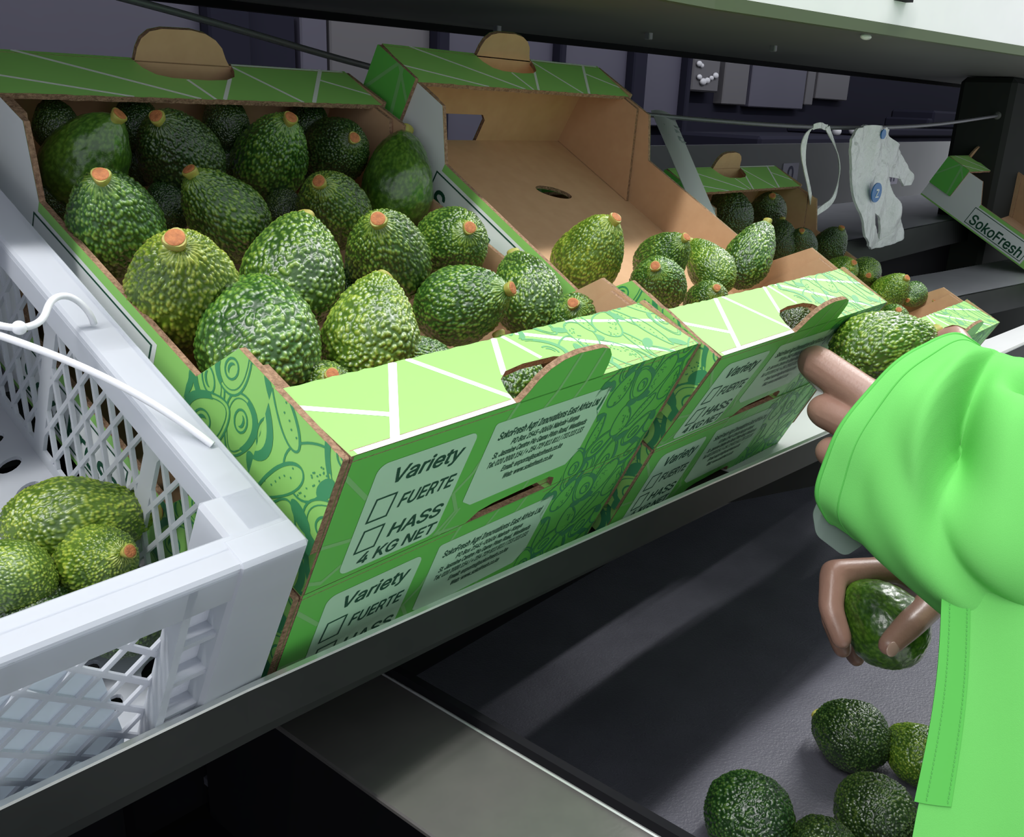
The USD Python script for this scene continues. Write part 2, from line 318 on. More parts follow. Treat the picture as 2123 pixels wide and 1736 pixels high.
# canopy: the shelf above
cp = thing('upper_shelf', 'shelf above the cartons with pale front fascia and dark underside', 'shelf', mat4())
FA = np.array([(-1.5, 0.22), (-0.4, 0.165), (0.0, 0.150), (0.56, 0.1209), (0.89, 0.068), (1.221, 0.0154), (1.8, -0.09), (3.0, -0.32)])
BA = np.array([(-1.5, 0.66), (0.455, 0.595), (1.045, 0.536), (2.19, 0.468), (3.0, 0.42)])
obj('underside', poly_prism(list(map(tuple, FA + [0, 0.004])) + [tuple(p) for p in BA[::-1]], 1.320, 1.330), _m['canopy_dark'], cp)
obj('fascia', poly_prism([tuple(p) for p in FA] + along(FA, 0.004)[::-1], 1.328, 1.52), _m['canopy_white'], cp, label='pale metal fascia')
obj('fascia_trim', poly_prism(along(FA, -0.001) + along(FA, 0.008)[::-1], 1.3165, 1.328), _m['canopy_trim'], cp, label='olive trim under the fascia')
obj('shelf_top', poly_prism(along(FA, 0.004) + [tuple(p) for p in BA[::-1]], 1.50, 1.52), _m['canopy_dark'], cp)
obj('back_edge', poly_prism(along(BA, -0.012) + along(BA, 0.0)[::-1], 1.312, 1.33), _m['black_void'], cp)
for x, y, z in ((1.06, 0.30, 1.314), (0.83, 0.36, 1.314), (0.70, 0.50, 1.314), (2.2, 0.28, 1.314)):
    obj('hanger_pin', bx(x - 0.004, y - 0.004, z - 0.002, x + 0.004, y + 0.004, 1.322, 0.001), _m['wire_grey'], cp)
obj('fascia_slot', bx(0.865, 0.060, 1.352, 0.892, 0.080, 1.364), _m['black_void'], cp)
obj('glass_clip', [trimesh.creation.icosphere(2, 0.006).apply_scale((2.2, 0.8, 0.6)).apply_translation((0.90, 0.11, 1.318))], _m['bag_film'], cp, smooth=True)

# ------------------------------------------------------------------ cartons
W, D, H, L = 0.30, 0.3939, 0.0916, 0.0527
YA, YT, ZL, TH = 0.0859, 0.1118, 0.0509, 0.0036
def pear(s, wide=1.0):
    t = np.linspace(0, 2 * math.pi, 36, endpoint=False)
    y = np.cos(t); r = np.sin(t) * (0.62 - 0.20 * y) * wide
    return Polygon(np.c_[r * s, y * s])
def motif(kind, s, r):
    """One printed fruit: (its outline area, its ink)."""
    p = pear(s); ink = [p.boundary.buffer(0.0006)]
    if kind == 0:                                    # cut half: inner line, stone, shade along one side
        inner = affinity.scale(p, 0.80, 0.86); ink.append(inner.boundary.buffer(0.0003))
        st = affinity.translate(affinity.scale(Point(0, 0).buffer(s * 0.30, 8), 0.85, 1.15), 0, -s * 0.22)
        ink += [st.boundary.buffer(0.0006), affinity.scale(st, 0.6, 0.6).difference(affinity.translate(affinity.scale(st, 0.6, 0.65), -s * 0.09, 0)),
                p.difference(affinity.translate(inner, -s * 0.05, s * 0.03)).intersection(sbox(0, -2 * s, 2 * s, s * 0.5))]
        body = p
    elif kind == 1:                                  # whole fruit: short dashes
        for i in range(26):
            a, q = r.uniform(-1, 0.6) * s, r.uniform(0.05, 0.9); x = q * s * 0.5
            ink.append(affinity.rotate(sbox(x, a, x + 0.0008, a + 0.0011), r.uniform(-40, 40)))
        body = p
    else:                                            # slim slice
        p = pear(s, 0.5); q = affinity.translate(p, -s * 0.06, 0)
        ink = [p.boundary.buffer(0.0006), p.difference(q)]
        for i in range(7): ink.append(Point(s * 0.22 * r.uniform(-0.3, 0.8), s * (-0.7 + 0.2 * i)).buffer(0.0006, 3))
        body = p
    if r.random() < 0.75:                            # leaf at the stalk
        lf = affinity.translate(affinity.rotate(affinity.scale(Point(0, 0).buffer(s * 0.42, 8), 1.0, 0.5), r.uniform(-60, 60)), s * 0.42 * r.choice([-1, 1]), s * 0.95)
        ink.append(lf); body = body.union(lf)
    return body, unary_union(ink).intersection(body.buffer(0.0006))
def avocado_print(region, seed, s=0.0165):
    r = np.random.default_rng(seed); x0, y0, x1, y1 = region.bounds
    done, inks, centres = None, [], []
    for t in range(900):
        x, y = r.uniform(x0 - s * 0.5, x1 + s * 0.5), r.uniform(y0 - s * 0.5, y1 + s * 0.5)
        if centres and min(math.hypot(x - a, y - b) for a, b in centres) < s * 1.18: continue
        centres.append((x, y))
        b, k = motif(int(r.choice([0, 0, 1, 2])), s * r.uniform(0.85, 1.1), r)
        a = r.uniform(-50, 50) + (180 if r.random() < 0.25 else 0)
        b, k = (affinity.translate(affinity.rotate(g, a, origin=(0, 0)), x, y) for g in (b, k))
        if done is not None: k = k.difference(done)
        done = b if done is None else done.union(b); inks.append(k)
    return unary_union(inks).intersection(region).simplify(0.00012)

HS = H - 0.004
TAB = Polygon([(0.113, H - 0.001), (0.118, 0.097), (0.1225, 0.1045), (0.129, 0.110), (0.138, 0.1140), (0.150, 0.1158), (0.172, 0.1150), (0.181, 0.1125), (0.1865, 0.107), (0.1885, 0.100), (0.189, H - 0.001)])
HOLE = Polygon([(0.1105, -0.01), (0.1105, 0.0), (0.1140, 0.011), (0.119, 0.0195), (0.128, 0.0245), (0.145, 0.0265), (0.172, 0.0255), (0.183, 0.0215), (0.1885, 0.013), (0.1905, 0.0), (0.1905, -0.01)])
NOTCH = Polygon([(0.116, -0.01), (0.116, 0.0), (0.124, 0.0065), (0.135, 0.0085), (0.188, 0.0105), (0.1945, 0.0075), (0.196, 0.002), (0.196, -0.01)])
BACKNOTCH = Polygon([(0.140, -0.01), (0.140, 0.026), (0.146, 0.032), (0.240, 0.032), (0.240, -0.01)])
FRONT = sbox(0.0015, 0, W - 0.0015, H)
SIDE = Polygon([(0, 0), (D, 0), (D, HS), (D - YA, HS), (D - YT, ZL), (YT, ZL), (YA, HS), (0, HS)])
PR_FRONT = Polygon([(0.205, 0), (W, 0), (W, H), (0.199, H), (0.193, 0.075), (0.212, 0.05), (0.203, 0.02)])
PR_LEDGE = Polygon([(0.160, L), (0.175, 0.030), (0.193, 0.018), (0.205, 0.0), (W, 0), (W, L)])
PR_FLAP = sbox(0, 0.33 * H, L, H)
PR_SIDE = sbox(0, 0, YT + 0.006, HS)
INK_FRONT = avocado_print(PR_FRONT.intersection(FRONT), 11).difference(NOTCH)
INK_LEDGE = avocado_print(PR_LEDGE, 12).difference(HOLE)
INK_FLAP = avocado_print(PR_FLAP, 13, 0.0215)
INK_SIDE = avocado_print(PR_SIDE.intersection(SIDE), 15, 0.0215)

def board(name, pl, poly, parent):
    m = pl.slab(poly, TH); cut = np.abs(m.face_normals @ pl.N) < 0.5
    a, b_ = m.submesh([~cut, cut], append=False) if False else (trimesh.Trimesh(m.vertices, m.faces[~cut], process=True), trimesh.Trimesh(m.vertices, m.faces[cut], process=True))
    p = obj(name, a, _m['kraft'], parent)
    obj('cut_edge', b_, _m['kraft_edge'], p, label='rough brown corrugated cut edge')
    return p
def carton_end(c, flip, full, tab=1.0):
    """Front (or, turned half round, back) wall with its ledge, handle tab and two corner flaps."""
    T = (lambda p: Plane(p.O, p.U, p.V)) if not flip else (lambda p: Plane(np.array([W - p.O[0], D - p.O[1], p.O[2]]), p.U * [-1, -1, 1], p.V * [-1, -1, 1]))
    fr = T(Plane((0, 0, 0), (1, 0, 0), (0, 0, 1)))
    notch = BACKNOTCH if flip else NOTCH
    shape = FRONT.difference(notch)
    pan = board('back_panel' if flip else 'front_panel', fr, shape, c)
    obj('printed_face', fr.decal(shape, 0.0002), _m['print_green'], pan)
    if full:
        lab1 = Polygon(rrect(0.0205, 0.0035, 0.0885, 0.0795, 0.006).exterior)
        lab2 = Polygon([(0.103, 0.0785), (0.206, 0.0775), (0.206, 0.028), (0.199, 0.019), (0.112, 0.019), (0.1045, 0.024)]).buffer(0.002)
        obj('label_patch', [fr.decal(lab1, 0.0004), fr.decal(lab2, 0.0004)], _m['label_white'], pan, label='pale label patches', kind='stuff')
        ln = [line2([(0.1133, H), (0.1000, 0.046), (0.0900, 0.034), (0.1000, 0.0175), (0.0900, 0.003), (0.110, 0.0)], 0.0026), line2([(0.0, 0.080), (0.0205, 0.058)], 0.0026), line2([(0.0, 0.033), (0.0205, 0.030)], 0.0026),
              line2([(0.0, 0.008), (0.010, 0.004), (0.0205, 0.012)], 0.0026), line2([(0.094, 0.0), (0.103, 0.018)], 0.0022), line2([(0.147, H), (0.141, 0.080)], 0.0026), line2([(0.173, H), (0.168, 0.079)], 0.0026), line2([(0.165, 0.019), (0.160, 0.0)], 0.0026)]
        obj('print_line', fr.decal(unary_union(ln).intersection(shape).difference(lab1).difference(lab2), 0.0003), _m['print_pale'], pan, kind='stuff')
        obj('avocado_print', fr.decal(INK_FRONT, 0.0004), _m['print_ink'], pan, kind='stuff')
        t = [text2d('Variety', 0.0098, 0.0485, 0.0325, 0.0632, 0.16, True), text2d('FUERTE', 0.0088, 0.038, 0.0455, 0.0425, 0.16, True), text2d('HASS', 0.0092, 0.0375, 0.0470, 0.0205, 0.16, True), text2d('4 KG NET', 0.0080, 0.0545, 0.0310, 0.0065, 0.16, True)]
        for z in (0.0385, 0.0165):
            t.append(cat_mesh([trimesh.Trimesh(np.c_[triangulate_polygon(p, engine='earcut')[0], np.zeros(len(triangulate_polygon(p, engine='earcut')[0]))], triangulate_polygon(p, engine='earcut')[1], process=False)
                               for p in polys(affinity.skew(sbox(0.0262, z, 0.0402, z + 0.0165).difference(sbox(0.0273, z + 0.0011, 0.0391, z + 0.0154)), xs=5, origin=(0.026, z)))]))
        rows = [('SokoFresh Agri Innovations East Africa Ltd', 0.0055, 0.092, 0.0665, True), ('PO Box 2545-00606 Nairobi-Kenya', 0.0043, 0.062, 0.0590, False), ('St. Jasmine Centre Pio Gama Pinto Road, Westlands', 0.0043, 0.086, 0.0520, False),
                ('Tel: 020 2000 154 / + 254 729 811 811 / 733 223 133', 0.0043, 0.088, 0.0450, False), ('Email: exports@sokofresh.co.ke', 0.0043, 0.056, 0.0375, False), ('Web: www.sokofresh.co.ke', 0.0043, 0.046, 0.0300, False)]
        for s_, h_, w_, z, bd in rows: t.append(text2d(s_, h_, w_, 0.1545, z, 0.14, True, 'c'))
        t = [fr.flat(x if x.face_normals[:, 2].mean() > 0 else trimesh.Trimesh(x.vertices, x.faces[:, ::-1], process=False), 0.0006) for x in t]
        obj('lettering', t, _m['ink_text'], pan, label='dark green lettering', kind='stuff')
    TB = affinity.scale(TAB, 1, tab, origin=(0, H - 0.001))
    tb = board('handle_tab', fr, TB, c)
    obj('printed_face', fr.decal(TB, 0.0002), _m['print_green'], tb)
    if full and tab > 0.5:
        obj('print_line', fr.decal(unary_union([line2([(0.153, 0.116), (0.147, H)], 0.0026), line2([(0.177, 0.116), (0.173, H)], 0.0026)]).intersection(TB), 0.0003), _m['print_pale'], tb, kind='stuff')
    lg = T(Plane((0, 0, H), (1, 0, 0), np.array([0, L, -0.0034]) / math.hypot(L, 0.0034)))
    # a slightly ragged cut along the inner edge
    r = np.random.default_rng(5); xs = np.linspace(0, W, 60)
    led = Polygon([(0, 0), (W, 0)] + [(x, L + r.uniform(-0.0005, 0.0005)) for x in xs[::-1]]).difference(HOLE)
    l = board('back_ledge' if flip else 'front_ledge', lg, led, c)
    obj('printed_face', lg.decal(led, 0.0002), _m['print_light'], l)
    wl = [([(-0.0046, 0.04), (0.040, 0.0165)], 0.0036), ([(0.0695, 0.053), (0.0255, 0.0)], 0.0046), ([(0.079, 0.053), (0.114, 0.002)], 0.0040), ([(0.0035, 0.0016), (0.112, 0.0016)], 0.0032),
          ([(0.1475, 0.0527), (0.124, 0.0215)], 0.0040), ([(0.1545, 0.0527), (0.162, 0.027)], 0.0036), ([(0.166, 0.0527), (0.270, 0.0)], 0.0036), ([(0.215, 0.0527), (0.300, 0.030)], 0.0030)]
    obj('print_line', lg.decal(unary_union([line2(p, w_ if not flip else w_ * 0.7) for p, w_ in wl]).intersection(led), 0.0003), _m['print_white'], l, kind='stuff')
    if full: obj('avocado_print', lg.decal(INK_LEDGE, 0.0004), _m['print_mid'], l, kind='stuff')
    for side in (0, 1):
        pl = Plane((-0.0042, L, 0), (0, -1, 0), (0, 0, 1)) if side == 0 else Plane((W + 0.0042, 0, 0), (0, 1, 0), (0, 0, 1))
        pl = T(pl)
        fp = rrect(0, 0.33 * H, L, H - 0.0006, 0.0012)
        cf = board('corner_flap', pl, fp, c)
        obj('printed_face', pl.decal(fp, 0.0002), _m['print_green'] if flip else _m['print_light'], cf)
        if not flip: obj('avocado_print', pl.decal(INK_FLAP, 0.0004), _m['print_ink'], cf, kind='stuff')
        else: obj('print_line', pl.decal(unary_union([line2([(0.0, 0.05), (0.03, H), (0.053, 0.07)], 0.003), line2([(0.035, H), (0.045, 0.03)], 0.004)]).intersection(fp), 0.0003), _m['print_pale'], cf, kind='stuff')

def make_carton(label, M, group=None, full=True, tab=1.0):
    c = thing('avocado_carton', label, 'carton', M, group)
    base = sbox(TH, TH, W - TH, D - TH).difference(sbox(0.112, 0, 0.202, 0.03)).difference(affinity.rotate(affinity.scale(Point(0.192, 0.300).buffer(0.0125, 8), 1.75, 0.75), -20))
    bp = Plane((0, 0, TH), (1, 0, 0), (0, 1, 0))
    b = board('base_panel', bp, base, c)
    obj('printed_face', Plane((0, D, 0), (1, 0, 0), (0, -1, 0)).decal(affinity.scale(base, 1, -1, origin=(0, D / 2)), 0.0002), _m['print_green'], b)
    for side in (0, 1):
        pl = Plane((0, D, 0), (0, -1, 0), (0, 0, 1)) if side == 0 else Plane((W, 0, 0), (0, 1, 0), (0, 0, 1))
        mir = (lambda g: affinity.scale(g, -1, 1, origin=(D / 2, 0))) if side == 0 else (lambda g: g)
        sd = board('side_panel', pl, mir(SIDE), c)
        obj('printed_face', pl.decal(mir(SIDE), 0.0002), _m['print_light'], sd)
        lab = unary_union([sbox(0.148, 0.003, 0.300, 0.0445), Polygon([(0.283, 0.003), (D, 0.003), (D, HS), (D - YA, HS), (D - YT, ZL)])]).intersection(SIDE)
        obj('label_patch', pl.decal(mir(lab), 0.0003), _m['side_white'], sd)
        edge = sbox(0.152, 0.0065, 0.287, 0.0418).difference(sbox(0.1533, 0.0078, 0.2857, 0.0405))
        obj('label_border', pl.decal(mir(edge), 0.0005), _m['ink_text'], sd)
        if side == 0: tx = text2d('SokoFresh', 0.0195, 0.121, D - 0.280, 0.0105, 0.0, True)
        else: tx = text2d('SokoFresh', 0.0195, 0.121, 0.159, 0.0125, 0.0, True)
        obj('lettering', pl.flat(tx, 0.0006), _m['ink_text'], sd, label='dark green lettering on the side', kind='stuff')
        obj('avocado_print', pl.decal(mir(INK_SIDE), 0.0004), _m['print_ink'], sd, kind='stuff')
        for e in (0, 1):                             # folded-in corner braces
            br = Polygon([(TH, 0.004), (YT + 0.004, 0.004), (YA - 0.013, HS - 0.0015), (TH, HS - 0.0015)])
            if e: br = affinity.scale(br, -1, 1, origin=(D / 2, 0))
            ip = Plane(pl.O - pl.N * (TH + 0.0008), pl.U, pl.V)
            cb = board('corner_brace', ip, mir(br), c)
    carton_end(c, False, full, tab); carton_end(c, True, False, tab)
    return c

def inslope(x, y, z, pit=0.0, rol=0.0, yaw=0.0): return SLOPE @ mat4(rot(pit, rol, yaw), (x, y, z))
carton = make_carton('full green avocado carton at left, upper of its stack, heaped with avocados', inslope(0, 0, 0))
low = make_carton('lower green avocado carton at left, directly beneath the full one, cut off by the rail', inslope(-0.0005, 0.0, -H - 0.0005), tab=0.01)
dup(carton, inslope(0.3092, -0.0073, -0.0010, 0.0874, 0, -0.0179), 'half-empty green avocado carton in the middle, its brown inside showing, upper of its stack')
dup(low, inslope(0.3095, -0.0065, -H - 0.0005, 0.018, 0, -0.0179), 'green avocado carton directly beneath the half-empty one in the middle')
dup(carton, inslope(0.8122, -0.0427, -0.0921, 0.0333, 0, -0.0199), 'single green avocado carton partly hidden behind the reaching hand')
dup(carton, inslope(1.81, -0.0834, -0.0807, 0.0688, -0.0195, -0.0561), 'distant green carton at the right edge with its side label readable')

# ------------------------------------------------------------------ avocados
def avocado_mesh(seed, k=0.30, sub=6, pebble=2300, amp=1.0):
    r = np.random.default_rng(seed)
    s = trimesh.creation.icosphere(subdivisions=sub); u = np.asarray(s.vertices)
    th = np.arccos(np.clip(u[:, 2], -1, 1)); ph = np.arctan2(u[:, 1], u[:, 0])
    def shape(th, ph):
        c, sn = np.cos(th), np.sin(th)
        z = 0.5 * c; rad = 0.5 * sn * (1.0 - k * ((1 + c) / 2) ** 1.4 + 0.05 * np.exp(-((c + 0.25) / 0.4) ** 2))
        return np.c_[rad * np.cos(ph) + 0.03 * (z + 0.1) ** 2 * 4, rad * np.sin(ph), z]
    def warp(th, ph):                                # near the stem the pebbles stretch into wrinkles
        rho = np.sqrt(np.sin(th) ** 2 + (0.42 * np.exp(-(th / 0.55) ** 2)) ** 2)
        s_ = np.where(th < 1.0, 0.30 * th + 0.35 * th ** 2, 0.65 + (th - 1.0)) * 1.0
        return np.c_[rho * np.cos(ph), rho * np.sin(ph), s_]
    n = pebble; i = np.arange(n) + 0.5
    sth = np.arccos(1 - 2 * i / n); sph = np.pi * (1 + 5 ** 0.5) * i
    sth = np.clip(sth + r.normal(0, 0.035, n), 0, np.pi); sph = sph + r.normal(0, 0.04, n) / np.maximum(np.sin(sth), 0.08)
    extra = 320; eth = np.arccos(1 - r.uniform(0, 0.10, extra)); eph = r.uniform(0, 2 * np.pi, extra)
    C = warp(np.r_[sth, eth], np.r_[sph, eph]); size = r.uniform(0.55, 1.15, len(C))
    q = warp(th, ph)
    d, idx = cKDTree(C).query(q, k=3)
    rad0 = 1.05 * math.sqrt(4 * math.pi / n) * 0.62
    h = np.max(np.clip(1 - (d / (rad0 * size[idx])) ** 2, 0, 1) * size[idx], axis=1)
    base = shape(th, ph)
    low = meshkit.fbm(u * 2.1 + seed) if hasattr(meshkit, 'fbm') else 0
    med = meshkit.fbm(u * 6.0 + seed * 3)
    nrm = u.copy(); nrm[:, 2] *= 0.7; nrm /= np.linalg.norm(nrm, axis=1)[:, None]
    fade = 0.9 + 0.1 * np.clip(th / 0.5, 0, 1)
    wr = (0.5 + 0.5 * np.sin(ph * (23 + seed % 5) + 9 * (med - 0.5) + 5 * (low - 0.5))) * np.exp(-((th - 0.30) / 0.24) ** 2)
    h = h * (1 - 0.55 * np.exp(-(th / 0.42) ** 2)) + 0.55 * wr
    v = base + nrm * ((0.0155 * amp * h * fade) + 0.05 * (low - 0.5) + 0.022 * (med - 0.5))[:, None]
    return trimesh.Trimesh(v, s.faces, process=False), h * 0.85 + r.normal(0, 0.03, len(h))
L0, D0 = 0.085, 0.065
def make_avocado(seed, mat, label, M, group=None, **kw):
    m, peb = avocado_mesh(seed, **kw)
    v = np.asarray(m.vertices) * [D0, D0, L0]; m = trimesh.Trimesh(v, m.faces, process=False)
    a = thing('avocado', label, 'avocado', M, group)
    obj('skin', m, _m[mat], a, smooth=True, prim=('peb', np.clip(peb, 0, 1)))
    top = v[:, 2].max(); r = np.random.default_rng(seed)
    prof = [(0.0, -0.006), (0.0046, -0.006), (0.0050, 0.0), (0.0056, 0.0022), (0.0060, 0.0042), (0.0055, 0.0052), (0.0, 0.0052)]
    st = trimesh.creation.revolve(np.array(prof), sections=20); sv = np.array(st.vertices)
    sv[:, :2] *= 1 + 0.10 * np.sin(3 * np.arctan2(sv[:, 1], sv[:, 0]) + seed)[:, None]; sv[:, 2] += top - 0.0010 + 0.06 * sv[:, 0]
    ox = v[np.argmax(v[:, 2]), 0] * 0.5; sv[:, 0] += ox
    s = obj('stem', trimesh.Trimesh(sv, st.faces, process=False), _m['stem_green'], a, smooth=35)
    cut = trimesh.creation.revolve(np.array([(0, 0.0), (0.0047, 0.0), (0.0049, 0.0005), (0.0036, 0.0012), (0.0018, 0.0009), (0, 0.0011)]), sections=18); cv = np.array(cut.vertices)
    cv[:, 2] += top + 0.0042 - 0.0002 + 0.06 * cv[:, 0]; cv[:, 0] += ox
    obj('cut_face', trimesh.Trimesh(cv, cut.faces, process=False), _m['stem_cut'], s, smooth=40, label='orange brown cut stem face')
    return a
def pose(P, u, Ln, d, spin):
    u = np.asarray(u, float); u /= np.linalg.norm(u); a = np.cross([0, 0, 1.0], u); a = a / np.linalg.norm(a) if np.linalg.norm(a) > 1e-6 else np.array([1.0, 0, 0])
    b = np.cross(u, a); c, s = math.cos(spin), math.sin(spin)
    R = np.stack([c * a + s * b, -s * a + c * b, u], 1) @ np.diag([d / D0, d / D0, Ln / L0])
    return mat4(R, P)
